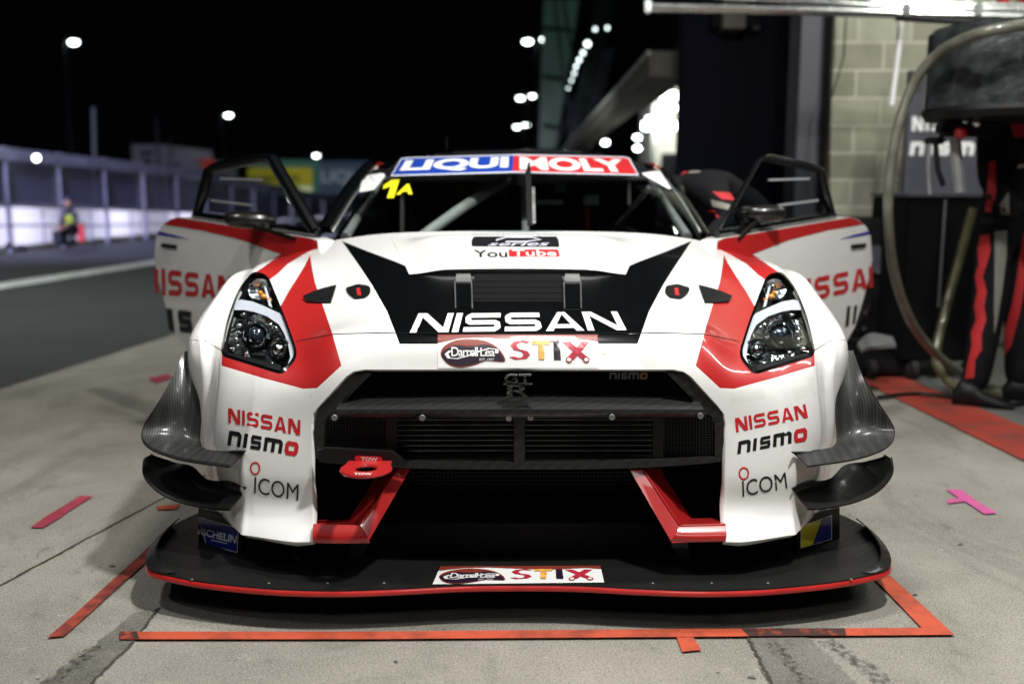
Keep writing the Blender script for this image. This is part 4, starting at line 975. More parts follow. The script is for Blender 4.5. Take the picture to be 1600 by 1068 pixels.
# ------------------------------------------------------------------ doors
ARIGHT = rad(43)
def dbul(z): return .016*max(0, 1-((z-.62)/.42)**2)
def door(s_, a, txt):
    p0 = Vector((s_*.965, 1.56, 0)); dr = Vector((s_*math.sin(a), math.cos(a), 0)); nm = Vector((s_*math.cos(a), -math.sin(a), 0))
    R0 = Vector((.965, 1.56, 0)); Rd = Vector((math.sin(ARIGHT), math.cos(ARIGHT), 0)); Rn = Vector((math.cos(ARIGHT), -math.sin(ARIGHT), 0))
    def sz(px, py):
        q = PPL(px, py, R0, Rn); return (q-R0).dot(Rd), q.z
    def at(s, z, off=0): return p0 + dr*s + nm*(off+dbul(z)) + Vector((0, 0, z))
    def rp(px, py, off=0):                      # right-hand pixels -> this door
        s, z = sz(px, py); return at(s, z, off)
    def lp(px, py, off=0):                      # real pixels on this door
        q = PPL(px, py, p0, nm); return q + nm*(off+dbul(q.z))
    D_ = MB()
    outline = [(1118, 376), (1128, 372), (1328, 339), (1340, 343), (1352, 354), (1358, 368), (1359, 405), (1354, 430), (1342, 474), (1331, 510), (1317, 535), (1296, 580), (1280, 620), (1110, 700), (1090, 560), (1105, 450)]
    V, T = fill(outline, 9); D_.add([rp(x, y, 0) for x, y in V], T, 'white'); D_.add([rp(x, y, -.07) for x, y in V], [tuple(reversed(t)) for t in T], 'rubberblack')
    dd = MB(); o_ = densify(outline, 9); n = len(o_); vs = []
    for x, y in o_: vs += [rp(x, y, 0), rp(x, y, -.07)]
    D_.add(vs, [(2*i, 2*i+1, 2*((i+1) % n)+1, 2*((i+1) % n)) for i in range(n)], 'white')
    dr_o = D_.build('door', car, angle=50)
    c = Decal(rp, .0015); c.poly([(1119, 377), (1129, 372.5), (1328, 339.5), (1339, 343.5), (1348, 350.5), (1290, 360), (1230, 375), (1172, 397), (1240, 440), (1180, 470), (1106, 470)], 'red', 12)
    c.poly([(1308, 374), (1330, 367), (1354, 361), (1357, 366), (1335, 370)], 'navyst', 10); c.build('door_stripe', dr_o)
    h = MB(); h.prism([rp(x, y, .003) for x, y in ((1326, 382), (1348, 379.5), (1348, 385.5), (1326, 388))], nm*.006, 'rubberblack'); h.build('door_handle', dr_o)
    t_ = Decal(lp, .003, .0003)
    if s_ > 0:
        t_.word('NISSA', [(1226, 441), (1350, 417), (1350, 450), (1226, 478)], 'stkr', w=.95, t=.24, gap=.18); t_.k = 0; t_.poly([(1352.5, 416.5), (1358, 415.5), (1358, 448), (1352.5, 449)], 'stkr')
        t_.build('door_lettering', dr_o); t_ = Decal(lp, .003, .0003)
        for x in (1318, 1329, 1340, 1349): t_.poly([(x, 478-(x-1318)*.1), (x+5, 477-(x-1318)*.1), (x+3-(x-1318)*.12, 508-(x-1318)*.4), (x-3, 511-(x-1318)*.4)], 'stkk', 12)
    else:
        t_.word('ISSAN', [(257, 419), (368, 432), (368, 466), (259, 461)], 'stkr', w=.95, t=.24, gap=.18); t_.k = 0; t_.poly([(246, 420), (252, 420), (253, 458), (248, 458)], 'stkr')
        t_.build('door_lettering', dr_o); t_ = Decal(lp, .003, .0003); t_.word('is', [(266, 481), (305, 486), (306, 520), (270, 516)], 'stkk', w=1.0, t=.3, gap=.3)
    t_.build('team_lettering', dr_o)
    # window frame
    fr_ = MB(); C4 = [(1134, 363), (1199, 249), (1214, 247), (1286, 262), (1294, 268), (1310, 334)]
    frm = [rp(x, y, -.035) for x, y in C4]; fr_.tube(frm, [.011, .011, .018, .020, .020, .020] if s_ > 0 else [.026, .026, .022, .022, .024, .024], 'black', 8)
    fr_.tube([rp(1128, 366, -.03), rp(1312, 337, -.03)], .018, 'black', 8); fo = fr_.build('window_frame', dr_o)
    g_ = MB(); g_.add([rp(x, y, -.035) for x, y in C4], [tuple(range(6))], 'sideglass' if s_ < 0 else 'sideglass_dark'); g_.build('pane', fo, fix=False)
    for (xa, ya), (xb, yb) in (((1212, 281), (1275, 279)), ((1226, 321), (1288, 313))):
        k_ = MB(); k_.beam(rp(xa, ya, -.031), rp(xb, yb, -.031), .006, .010, 'sideglass_edge'); k_.build('sliding_window_rail', fo)
    # mirror
    mm = MB(); c_ = P(1187, 334, 1.62) if s_ > 0 else P(391, 344, 1.62); e = dr*.11; vs = []
    bm = bmesh.new(); bmesh.ops.create_uvsphere(bm, u_segments=28, v_segments=16, radius=1)
    for v in bm.verts:
        x, y, z = v.co; x = math.copysign(abs(x)**.7, x); z = math.copysign(abs(z)**.8, z); v.co = (x*.104, y*.05*(1-.2*abs(x)), z*.036 + .006*x*s_)
    R = Matrix.Rotation(-s_*rad(12), 3, 'Z'); mm.add([c_+R @ v.co for v in bm.verts], [[v.index for v in f.verts] for f in bm.faces], 'mirror_shell'); bm.free()
    mm.beam(c_+Vector((0, .0, -.02)), rp(1150, 374, .0) , .016, .014, 'mirror_shell'); mo = mm.build('mirror', dr_o)
    return dr_o
M['sideglass_dark'] = glassmat('tinted_side_window', (.42, .47, .48), 1.6)  # right pane coloured darker to imitate the dim space behind it
M['sideglass_edge'] = mat('frosted_edge', (.35, .36, .38), .3)
M['mirror_shell'] = mat('mirror_shell', (.010, .008, .007), .3, coat=.5, spec=.4)
door(1, rad(43), 0); door(-1, rad(44.2), 1)
# ------------------------------------------------------------------ ground
def ground_mat(name, c1, c2, c3, rough=.75, scale=1.0, speck=.5, bump=.25):
    m, nt, b = nodes(name); tc = nt.nodes.new("ShaderNodeTexCoord"); L = nt.links
    def N(s, d, r=.6, dist=0, vec=None):
        n = nt.nodes.new("ShaderNodeTexNoise"); n.inputs["Scale"].default_value = s*scale; n.inputs["Detail"].default_value = d; n.inputs["Roughness"].default_value = r; n.inputs["Distortion"].default_value = dist
        L.new(vec or tc.outputs["Object"], n.inputs["Vector"]); return n.outputs["Fac"]
    def ramp(f, a, b_):
        r = nt.nodes.new("ShaderNodeMapRange"); r.inputs[1].default_value = a; r.inputs[2].default_value = b_; L.new(f, r.inputs[0]); return r.outputs[0]
    def mix(f, a, b_):
        x = nt.nodes.new("ShaderNodeMix"); x.data_type = 'RGBA'; L.new(f, x.inputs[0])
        for k, v in ((6, a), (7, b_)):
            if isinstance(v, tuple): x.inputs[k].default_value = rgb(v)
            else: L.new(v, x.inputs[k])
        return x.outputs[2]
    mp = nt.nodes.new("ShaderNodeMapping"); mp.inputs["Scale"].default_value = (1, .35, 1); mp.inputs["Rotation"].default_value = (0, 0, .5); L.new(tc.outputs["Object"], mp.inputs[0])
    a = mix(ramp(N(1.1, 8, .65, .4), .35, .68), c1, c2)
    a = mix(ramp(N(2.6, 9, .7, .8, mp.outputs[0]), .53, .76), a, c3)
    a = mix(ramp(N(8, 9, .75, .5), .58, .74), a, tuple(x*.75 for x in c3))
    a = mix(ramp(N(17, 6, .8), .60, .66), a, tuple(x*1.08 for x in c2))
    a = mix(ramp(N(150, 3, .7), .47, .70), a, tuple(x*(1-speck*.7) for x in c1))
    a = mix(ramp(N(330, 2, .5), .54, .68), a, tuple(min(1, x*(1+speck)) for x in c2))
    v = nt.nodes.new("ShaderNodeTexVoronoi"); v.inputs["Scale"].default_value = 9*scale; L.new(tc.outputs["Object"], v.inputs["Vector"])
    a = mix(ramp(v.outputs["Distance"], .045, .03), a, tuple(x*.45 for x in c3))
    L.new(a, b.inputs["Base Color"]); b.inputs["Roughness"].default_value = rough; b.inputs["Specular IOR Level"].default_value = .35
    h = nt.nodes.new("ShaderNodeMath"); h.operation = 'ADD'; L.new(N(90, 6, .7), h.inputs[0]); L.new(N(6, 4), h.inputs[1])
    bp = nt.nodes.new("ShaderNodeBump"); bp.inputs["Strength"].default_value = bump; bp.inputs["Distance"].default_value = .006; L.new(h.outputs[0], bp.inputs["Height"]); L.new(bp.outputs[0], b.inputs["Normal"])
    return m
M['concrete'] = ground_mat('concrete', (.170, .159, .134), (.345, .326, .285), (.085, .078, .063), bump=.5)
M['asphalt'] = ground_mat('asphalt', (.045, .047, .046), (.058, .060, .058), (.036, .038, .038), .8, 1.0, .5, .5)
M['garfloor'] = ground_mat('garage_floor', (.10, .10, .095), (.13, .13, .12), (.07, .07, .065), .55)
M['patch'] = ground_mat('rough_concrete', (.105, .10, .088), (.215, .205, .18), (.045, .042, .038), .85, 1.6, .8, .8)
def G(px, py, z=0): return PZ(px, py, z)
Ld = Vector((ray(983, 297).x, ray(983, 297).y, 0)).normalized(); Lr = Vector((Ld.y, -Ld.x, 0))
def sheet(name, pts, z, m, kind='structure'):
    mb = MB(); mb.add([(p[0], p[1], z) for p in pts], [tuple(range(len(pts)))], m); o = mb.build(name, smooth=False, fix=False)
    if kind: o['kind'] = kind
    return o
def up(o):
    if o.data.polygons[0].normal.z < 0: o.data.flip_normals()
    return o
up(sheet('ground', [(-300, -30), (300, -30), (300, 500), (-300, 500)], 0, 'concrete'))
e0 = G(0, 608); f0 = G(0, 397)
up(sheet('pit_lane', [e0-Ld*20, e0+Ld*260, f0+Ld*260, f0-Ld*20], .004, 'asphalt'))
w0 = G(0, 452); w1 = G(0, 443)
M['roadpaint'] = scuffed('road_paint', (.75, .77, .72), (.16, .16, .15), .4, 6)
up(sheet('lane_line', [w0-Ld*16, w0+Ld*200, w1+Ld*200, w1-Ld*16], .008, 'roadpaint'))
r0, r1 = G(1352, 566), G(1600, 668); s0, s1 = G(1352, 600), G(1600, 722); rd = (r1-r0).normalized(); sd_ = (s1-s0).normalized()
up(sheet('garage_floor', [r0-rd*8, r1+rd*6, r1+rd*6+Vector((14, 0, 0)), r0-rd*8+Vector((16, 0, 0))], .004, 'garfloor'))
M['redpaint'] = scuffed('red_floor_paint', (.34, .045, .028), (.17, .05, .04), .45, 5)
up(sheet('red_floor_line', [r0-rd*8, r1+rd*6, s1+sd_*5, s0-sd_*8], .008, 'redpaint'))
M['joint'] = mat('joint_dirt', (.045, .042, .036), .95, noise=.3, nscale=30)
M['stain'] = mat('oil_stain', (.11, .103, .088), .6, noise=.3, nscale=30)
M['rubbermark'] = bpy.data.materials.new('rubber_mark'); M['rubbermark'].use_nodes = True
nt = M['rubbermark'].node_tree; b_ = nt.nodes['Principled BSDF']; b_.inputs['Base Color'].default_value = (.05, .047, .042, 1); b_.inputs['Roughness'].default_value = .8
tc_ = nt.nodes.new('ShaderNodeTexCoord'); n_ = nt.nodes.new('ShaderNodeTexNoise'); n_.inputs['Scale'].default_value = 55; n_.inputs['Detail'].default_value = 8; nt.links.new(tc_.outputs['Object'], n_.inputs['Vector'])
r_ = nt.nodes.new('ShaderNodeMapRange'); r_.inputs[1].default_value = .42; r_.inputs[2].default_value = .72; r_.inputs[4].default_value = .8; nt.links.new(n_.outputs['Fac'], r_.inputs[0]); nt.links.new(r_.outputs[0], b_.inputs['Alpha'])
def ribbon(name, pts, w, z, m, jit=0.0):
    q = [G(*p) for p in pts]; out = []
    dense = resample(q, 60); L_ = []; R_ = []
    for i, p in enumerate(dense):
        t = (dense[min(i+1, 59)]-dense[max(i-1, 0)]).normalized(); n = Vector((t.y, -t.x, 0)); j = (random.random()-.5)*jit
        L_.append(p+n*(w/2*(1+random.uniform(-.4, .5)*(jit > 0))+j)); R_.append(p-n*(w/2*(1+random.uniform(-.4, .5)*(jit > 0))-j))
    mb = MB(); vs = []
    for a, b in zip(L_, R_): vs += [(a.x, a.y, z), (b.x, b.y, z)]
    mb.add(vs, [(2*i, 2*i+1, 2*i+3, 2*i+2) for i in range(59)], m); o = mb.build(name, smooth=False, fix=False)
    for p in o.data.polygons:
        if p.normal.z < 0: o.data.flip_normals(); break
    o['kind'] = 'structure'; return o
ribbon('ground_joint', [(-120, 980), (0, 915), (130, 845), (250, 781), (330, 738)], .010, .002, 'joint', .004)
ribbon('ground_joint', [(1166, 990), (1186, 1030), (1215, 1090)], .008, .0035, 'joint', .006)
ribbon('ground_joint', [(120, 1090), (205, 1006), (248, 950)], .007, .0035, 'joint', .006)
def blotch(name, pts, z, m):
    p2 = []
    for a, b in zip(pts, pts[1:]+pts[:1]):
        A, B = G(*a), G(*b); n = max(2, int((B-A).length/.02))
        for k in range(n): q = A.lerp(B, k/n); p2.append((q.x+random.uniform(-.006, .006), q.y+random.uniform(-.006, .006)))
    return up(sheet(name, p2, z, m))
blotch('ground_patch', [(20, 1100), (125, 1090), (205, 1008), (246, 952), (210, 958), (120, 1030)], .0025, 'patch')
blotch('ground_patch', [(1168, 990), (1258, 990), (1310, 1040), (1370, 1100), (1212, 1100)], .0025, 'patch')
for i_, (x_, y_, r_) in enumerate(((1172, 1058, 6), (175, 885, 4), (620, 1035, 3), (1500, 850, 4), (1428, 930, 3))):
    blotch('oil_spot', [(x_+r_*math.cos(a)*random.uniform(.8, 1.2), y_+r_*.4*math.sin(a)*random.uniform(.8, 1.2)) for a in np.linspace(0, 5.9, 9)], .0030, 'stain')
ribbon('tyre_mark', [(1290, 1000), (1360, 1050), (1430, 1100)], .05, .0028, 'rubbermark', .01)
ribbon('tyre_mark', [(1205, 1004), (1245, 1050), (1290, 1100)], .035, .0030, 'rubbermark', .012)
ribbon('tyre_mark', [(150, 1010), (90, 1060), (40, 1100)], .04, .0028, 'rubbermark', .012)
# tape and paint marks
M['otape'] = scuffed('orange_tape', (.50, .080, .036), (.27, .05, .03), .55, 9)
M['otape2'] = scuffed('worn_orange_tape', (.34, .055, .035), (.06, .022, .02), .75, 22)
M['dirtytape'] = scuffed('blackened_tape', (.05, .022, .018), (.40, .06, .03), .40, 20)
M['pink'] = mat('pink_marking', (.50, .085, .26), .7, noise=.12, nscale=18); M['pink2'] = mat('dull_pink_marking', (.30, .035, .060), .7, noise=.2, nscale=18)
def tape(name, pts, z, m, label, cat='tape', group=None):
    o = up(sheet(name, [G(*p) for p in pts], z, m, None)); return tag(o, label, cat, group)
tp = tape('floor_tape', [(187, 990), (560, 990), (1040, 986), (1443, 984), (1492, 995), (1040, 998.5), (560, 1002), (188, 1002)], .0075, 'otape', 'long orange tape line on the concrete in front of the splitter', 'tape', 'orange pit box tape')
for pts in ([(1158, 985.5), (1320, 985), (1322, 996.4), (1170, 997.6)], [(187, 990.2), (214, 990.2), (218, 1001.6), (188, 1001.6)]):
    o = up(sheet('tape_stain', [G(*p) for p in pts], .0082, 'dirtytape', None)); o.parent = tp
tape('floor_tape', [(1376, 888), (1390, 901), (1492, 995), (1446, 990), (1384, 925), (1360, 900)], .0065, 'otape', 'orange tape strip running back beside the right end of the splitter', 'tape', 'orange pit box tape')
tape('floor_tape', [(74, 999), (101, 996), (150, 952), (240, 870), (300, 815), (268, 822), (216, 872), (128, 952)], .0065, 'otape2', 'scuffed dark red tape strip running back at the left of the car', 'tape', 'orange pit box tape')
tape('floor_tape', [(1057, 998), (1083, 997), (1096, 1018), (1066, 1021)], .0062, 'otape', 'short orange tape tab sticking out towards the viewer', 'tape', 'orange pit box tape')
tape('floor_tape', [(244, 793), (281, 789), (276, 797), (247, 798)], .006, 'otape', 'small orange tape scrap left of the lower dive plane', 'tape', 'orange pit box tape')
tape('floor_mark', [(48, 826), (68, 826), (96, 809), (108, 800), (145, 777), (126, 776), (98, 793), (72, 808)], .006, 'pink2', 'dull pink paint dash on the concrete at the left', 'paint mark')
tape('floor_mark', [(232, 592), (262, 585), (270, 590), (244, 600)], .006, 'pink2', 'faint red paint smudge beside the left front wing', 'paint mark')
tape('floor_mark', [(1478, 766), (1503, 767), (1509, 772), (1526, 784), (1558, 803), (1538, 805), (1508, 785), (1481, 788), (1480, 782), (1498, 780)], .006, 'pink', 'bright pink forked paint mark on the concrete at the right', 'paint mark')

# ------------------------------------------------------------------ pit wall fence on the far side of the lane
M['panelw'] = bpy.data.materials.new('white_fence_panel'); M['panelw'].use_nodes = True
nt = M['panelw'].node_tree; bs = nt.nodes['Principled BSDF']; bs.inputs["Base Color"].default_value = (.8, .8, .85, 1); bs.inputs["Roughness"].default_value = .6
tl = nt.nodes.new('ShaderNodeBsdfTranslucent'); tl.inputs[0].default_value = (.85, .85, .95, 1); mx = nt.nodes.new('ShaderNodeMixShader'); mx.inputs[0].default_value = .65
nt.links.new(bs.outputs[0], mx.inputs[1]); nt.links.new(tl.outputs[0], mx.inputs[2]); nt.links.new(mx.outputs[0], nt.nodes['Material Output'].inputs[0])
M['fencegrey'] = mat('galvanised_blue_grey', (.28, .28, .36), .5, .2, noise=.2, nscale=3)
M['fencedark'] = mat('dark_rubber_strip', (.01, .01, .02), .7)
def semi(name, c, a):
    m = bpy.data.materials.new(name); m.use_nodes = True; nt = m.node_tree; b = nt.nodes['Principled BSDF']; b.inputs["Base Color"].default_value = rgb(c); b.inputs["Roughness"].default_value = .6
    b.inputs["Alpha"].default_value = a; return m
M['meshp'] = semi('fine_mesh', (.15, .15, .23), .75)
fb = PZ(0, 386, .14); fb.z = 0; fence = empty('pit_wall_fence', (fb.x, fb.y, 0), 'long pit wall fence with backlit white lower panels and dark mesh above', 'fence')
kb = MB(); kb.prism([(f0-Ld*20), (f0+Ld*120), (fb+Ld*120), (fb-Ld*20)], (0, 0, .14), 'concrete'); o = kb.build('kerb', smooth=False); o['kind'] = 'structure'
kb = MB(); kb.prism([(fb-Ld*20+Vector((0, 0, .14))), (fb+Ld*120+Vector((0, 0, .14))), (fb+Ld*120-Lr*.9+Vector((0, 0, .14))), (fb-Ld*20-Lr*.9+Vector((0, 0, .14)))], (0, 0, .001), 'concrete'); 
BAY = 1.72
def fp(s, z, d=0): return fb + Ld*s - Lr*d + Vector((0, 0, z))
tops = 1.93
def dz(s): return max(0, .036*s) if s < 8 else .288+.062*(s-8)
def ztop(s): return max(.60, tops-(dz(s)*.78 if s < 8 else dz(s)-.063))
def zmid(s): return max(.22, .90-dz(s))
def zbot(s): return max(.03, .155-dz(s))
def fseg(mb, s0, s1, f, dz_, w, h, m, d=0):
    mb.beam(fp(s0, f(s0)+dz_, d), fp(s1, f(s1)+dz_, d), w, h, m)
rail = MB(); rail2 = MB()
for k in range(-4, 24):
    s = k*BAY + .3; e_ = s+BAY
    mb = MB(); mb.beam(fp(s, .02), fp(s, ztop(s)), .09, .09, 'fencegrey'); mb.build('post', fence)
    mb = MB(); mb.beam(fp(s-.16, zmid(s)+.04, .03), fp(s-.16, ztop(s)-.22, .03), .14, .03, 'fencedark'); mb.build('rubber_strip', fence)
    mb = MB(); mb.add([fp(s+.06, zbot(s)), fp(e_-.06, zbot(e_)), fp(e_-.06, zmid(e_)-.04), fp(s+.06, zmid(s)-.04)], [(0, 1, 2, 3)], 'panelw')
    lp_ = mb.build('white_panel', fence, fix=False)
    mb = MB(); mb.beam(fp(s+.06, (zbot(s)+zmid(s))/2, -.01), fp(e_-.06, (zbot(e_)+zmid(e_))/2, -.01), .02, .04, 'fencegrey'); mb.beam(fp(s+BAY*.62, zbot(s), -.01), fp(s+BAY*.62, zmid(e_)-.04, -.01), .04, .02, 'fencegrey'); mb.build('panel_bar', lp_)
    mb = MB(); mb.add([fp(s+.05, zmid(s)+.04), fp(e_-.28, zmid(e_)+.04), fp(e_-.28, ztop(e_)-.22), fp(s+.05, ztop(s)-.22)], [(0, 1, 2, 3)], 'meshp'); mb.build('mesh_panel', fence, fix=False)
    fseg(rail, s-.02, e_, ztop, -.12, .10, .22, 'fencegrey'); fseg(rail2, s-.02, e_, zmid, .01, .08, .06, 'fencegrey')
rail.build('top_rail', fence); rail2.build('middle_rail', fence)
# track behind the fence
for k in range(12): p_ = fp(-3+k*3.6, .62, 1.5); lamp('barrier_floodlight', p_, fp(-3+k*3.6, .45, 0), 36, .5, (.86, .84, 1.0), None, 165)
# track behind the fence
q0 = fb - Lr*2.5; up(sheet('track', [q0-Ld*20, q0+Ld*260, q0-Lr*14+Ld*260, q0-Lr*14-Ld*20], .004, 'asphalt'))

M['lampwhite'] = mat('lamp_white', (.8, .8, .8), .5, emit=(.92, 1, .98), es=14)
M['lampsmall'] = mat('lamp_small', (.8, .8, .8), .5, emit=(.85, 1, .98), es=5)
M['pole'] = mat('pole_grey', (.20, .205, .21), .5, .3, noise=.15); M['dimpole'] = mat('dim_pole', (.030, .033, .030), .6); M['darkpole'] = mat('dark_pole', (.012, .012, .014), .6)
def lamp_post(px, py, depth, r, label, twin=0, arm=-1, name='street_lamp', grp='street lamps over the track'):
    c = P(px, py, depth-D); b = Vector((c.x+arm*r*2.2, c.y, 0)); e = empty(name, b, label, 'street lamp', grp)
    mb = MB(); mb.tube([b, Vector((b.x, b.y, c.z*.97)), Vector((b.x-arm*r*.6, b.y, c.z+r*.9)), c+Vector((0, 0, r*.8))], [.10, .07, .05, .04], 'darkpole', 8); mb.build('pole', e)
    hd = MB(); hd.box(c-Vector((r*1.15, r*.9, -r*.12)), c+Vector((r*1.15, r*.9, r*.9)), 'darkpole', bev=.05)
    h = hd.build('lamp_head', e)
    mb = MB(); mb.ball(c, r, 'lampwhite', 8, (1.1, .8, .62)); mb.build('diffuser', h)
    if twin:
        c2 = P(px+twin, py-3, depth-D); hd = MB(); hd.box(c2-Vector((r*.9, r*.9, -r*.12)), c2+Vector((r*.9, r*.9, r*.9)), 'darkpole', bev=.05); h = hd.build('lamp_head', e)
        mb = MB(); mb.ball(c2, r*.85, 'lampwhite', 8, (1.1, .8, .62)); mb.build('diffuser', h)
    return e
lamp_post(115, 66, 45, .19, 'highest and leftmost street lamp in the night sky')
lamp_post(357, 180, 70, .22, 'second street lamp from the left, over the open left door')
lamp_post(494, 243, 105, .26, 'lowest street lamp, above the dim billboard', arm=1)
c = P(57, 247, 18.3-D); e = empty('fence_lamp', (c.x, c.y, 0), 'small round lamp shining on the top rail of the fence', 'lamp'); mb = MB(); mb.ball(c, .055, 'lampwhite', 8); mb.build('diffuser', e); mb = MB(); mb.box(c+Vector((-.05, .05, -.05)), c+Vector((.05, .12, .06)), 'darkpole'); mb.build('bracket', e)  # glowing ball and bracket stand in for light reflected at the fence
mb = MB(); c = P(456, 310, 28); e = empty('lamp_bollard', (c.x, c.y, 0), 'low round lamp glowing behind the left door frame', 'lamp')  # low reflection/vehicle light set on a made-up post
mb.ball(c, .075, 'lampwhite', 8); mb.build('diffuser', e); mb = MB(); mb.tube([(c.x, c.y, 0), (c.x, c.y, c.z-.2)], .06, 'pole', 8); mb.build('pole', e)
lamp_post(824, 65, 60, .24, 'twin floodlight mast nearest the pit building, the highest pair', 27, 1, 'floodlight_mast', 'twin floodlight masts')
lamp_post(813, 153, 90, .27, 'twin floodlight mast in the middle of the row', 19, 1, 'floodlight_mast', 'twin floodlight masts')
lamp_post(808, 198, 125, .34, 'farthest and lowest twin floodlight mast', 14, 1, 'floodlight_mast', 'twin floodlight masts')
b = G(152, 372); b = P(150, 372, 22); mb = MB(); mb.tube([(b.x, b.y, 0), (P(146, 168, b.y).x, b.y, P(146, 168, b.y).z)], [.06, .05], 'dimpole', 10); tag(mb.build('flag_pole'), 'slim bare grey pole rising above the fence', 'pole')
b = P(250, 300, 52); mb = MB(); mb.tube([(b.x, b.y, 0), (b.x, b.y, P(250, 185, 52).z)], [.10, .06], 'pole', 8); tag(mb.build('mast'), 'thin faint mast on the far pale building', 'pole')
# far buildings and lit boards
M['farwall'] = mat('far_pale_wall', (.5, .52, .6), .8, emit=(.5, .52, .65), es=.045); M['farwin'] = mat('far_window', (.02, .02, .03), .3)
def px_box(x0, y0, x1, y1, Y, dep, m, parent=None, name=None, mb=None):
    a = P(x0, y1, Y); b_ = P(x1, y0, Y); mb = mb or MB(); mb.box((a.x, Y, a.z), (b_.x, Y+dep, b_.z), m); return mb
B1 = empty('control_building', (P(235, 300, 60).x, 60, 0), 'pale two step building beyond the fence with dark windows', 'building')
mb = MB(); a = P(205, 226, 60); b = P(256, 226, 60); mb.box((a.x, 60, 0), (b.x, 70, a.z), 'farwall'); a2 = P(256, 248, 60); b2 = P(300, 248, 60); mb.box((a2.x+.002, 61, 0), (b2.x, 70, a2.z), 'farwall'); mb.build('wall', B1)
for q in ((220, 236, 238, 242), (222, 249, 236, 256), (262, 256, 280, 266), (222, 264, 236, 272)):
    px_box(*q, 59.95, .04, 'farwin').build('window', B1)
mb = MB(); mb.box((P(254, 0, 61).x, 61, a.z-1), (P(256, 0, 61).x, 61.1, P(255, 212, 61).z), 'pole'); mb.build('mast', B1)
def sign(name, q, Y, face, es, label, txts=(), legs=True):
    a = P(q[0], q[3], Y); b_ = P(q[2], q[1], Y); e = empty(name, ((a.x+b_.x)/2, Y, 0), label, 'billboard')
    m_ = mat(name+'_face', face, .6, emit=face, es=es); mb = MB(); mb.box((a.x, Y, a.z), (b_.x, Y+.4, b_.z), m_); bo = mb.build('board', e)  # faint emission in boards and letters stands in for light falling on them
    for x in (a.x+.5, b_.x-.5):
        mb = MB(); mb.beam((x, Y+.6, 0), (x, Y+.6, b_.z), .3, .3, 'pole'); mb.build('leg', e)
    for t, tq, c, s_ in txts:
        m2 = mat(name+'_text', c, .6, emit=c, es=s_); d_ = Decal(planef(Y), off=.04, lift=.01); d_.text(t, tq, m2, .03); d_.build('lettering', bo)
    return e
sign('green_billboard', (395, 250, 500, 306), 70, (.05, .14, .12), .35, 'dim dark green billboard with a yellow panel behind the left door')
sign('yellow_billboard', (388, 262, 486, 290), 69, (.34, .30, .02), .45, 'dull yellow lettered board in front of the green billboard', [('permit', [(392, 272), (470, 272), (470, 288), (392, 288)], (.06, .08, .03), .3)])
sign('blue_billboard', (500, 252, 574, 304), 66, (.05, .08, .12), .35, 'dim blue grey billboard with large pale letters left of the windscreen', [('LIQUI', [(502, 265), (572, 265), (572, 289), (502, 289)], (.30, .36, .40), .30)])
sign('red_billboard', (300, 248, 332, 262), 62, (.30, .03, .02), .4, 'small red board above the fence left of the door frame')
sign('lit_board', (468, 291, 486, 303), 64, (.5, .55, .3), .6, 'small pale green lit panel under the yellow board')

# ------------------------------------------------------------------ pit building at the right
def brickmat():
    m, nt, b = nodes('block_wall'); tc = nt.nodes.new("ShaderNodeTexCoord"); L = nt.links
    mp = nt.nodes.new("ShaderNodeMapping"); mp.inputs["Rotation"].default_value = (rad(90), 0, 0); L.new(tc.outputs["Object"], mp.inputs[0])
    br = nt.nodes.new("ShaderNodeTexBrick"); br.inputs["Color1"].default_value = (.33, .325, .25, 1); br.inputs["Color2"].default_value = (.20, .195, .145, 1); br.inputs["Mortar"].default_value = (.42, .41, .33, 1)
    br.inputs["Scale"].default_value = 1; br.inputs["Brick Width"].default_value = .40; br.inputs["Row Height"].default_value = .205; br.inputs["Mortar Size"].default_value = .012; br.inputs["Mortar Smooth"].default_value = .3; br.inputs["Bias"].default_value = -.1
    L.new(mp.outputs[0], br.inputs["Vector"]); n = nt.nodes.new("ShaderNodeTexNoise"); n.inputs["Scale"].default_value = 5; n.inputs["Detail"].default_value = 8; L.new(tc.outputs["Object"], n.inputs["Vector"])
    mr = nt.nodes.new("ShaderNodeMapRange"); mr.inputs[3].default_value = .6; mr.inputs[4].default_value = 1.35; L.new(n.outputs["Fac"], mr.inputs[0])
    mu = nt.nodes.new("ShaderNodeVectorMath"); mu.operation = 'SCALE'; L.new(br.outputs["Color"], mu.inputs[0]); L.new(mr.outputs[0], mu.inputs["Scale"]); L.new(mu.outputs[0], b.inputs["Base Color"]); b.inputs["Roughness"].default_value = .9
    bp = nt.nodes.new("ShaderNodeBump"); bp.inputs["Strength"].default_value = .6; bp.inputs["Distance"].default_value = .006; bp.invert = True; L.new(br.outputs["Fac"], bp.inputs["Height"]); L.new(bp.outputs[0], b.inputs["Normal"])
    return m
M['block'] = brickmat()
M['slate'] = mat('slate_panel', (.060, .062, .080), .6, noise=.12, nscale=4); M['navy'] = mat('navy_door', (.0022, .003, .010), .7, noise=.3, nscale=2, spec=.12); M['darkwall'] = mat('dark_wall', (.006, .0065, .009), .8, noise=.2, spec=.15)
pit = empty('pit_building', (4, 5.3, 0), 'dark pit garage building with a block pier and a tall navy door', 'building')
xe = P(1293, 300, 5.3).x; mb = MB(); mb.box((xe, 5.3, 0), (9.5, 5.7, 5.2), 'block'); mb.build('block_wall', pit)
xa = P(1243, 300, 5.4).x; mb = MB(); mb.box((xa, 5.42, 0), (xe-.045, 5.75, 5.2), 'slate'); mb.build('door_jamb', pit)
mb = MB(); mb.box((xe-.045, 5.36, 0), (xe-.003, 5.7, 5.2), 'matt'); mb.build('seal_strip', pit)
xd = P(1062, 300, 7.2).x; mb = MB(); mb.box((xd, 7.2, 0), (4.5, 7.5, 6), 'navy'); nd = mb.build('garage_door', pit)
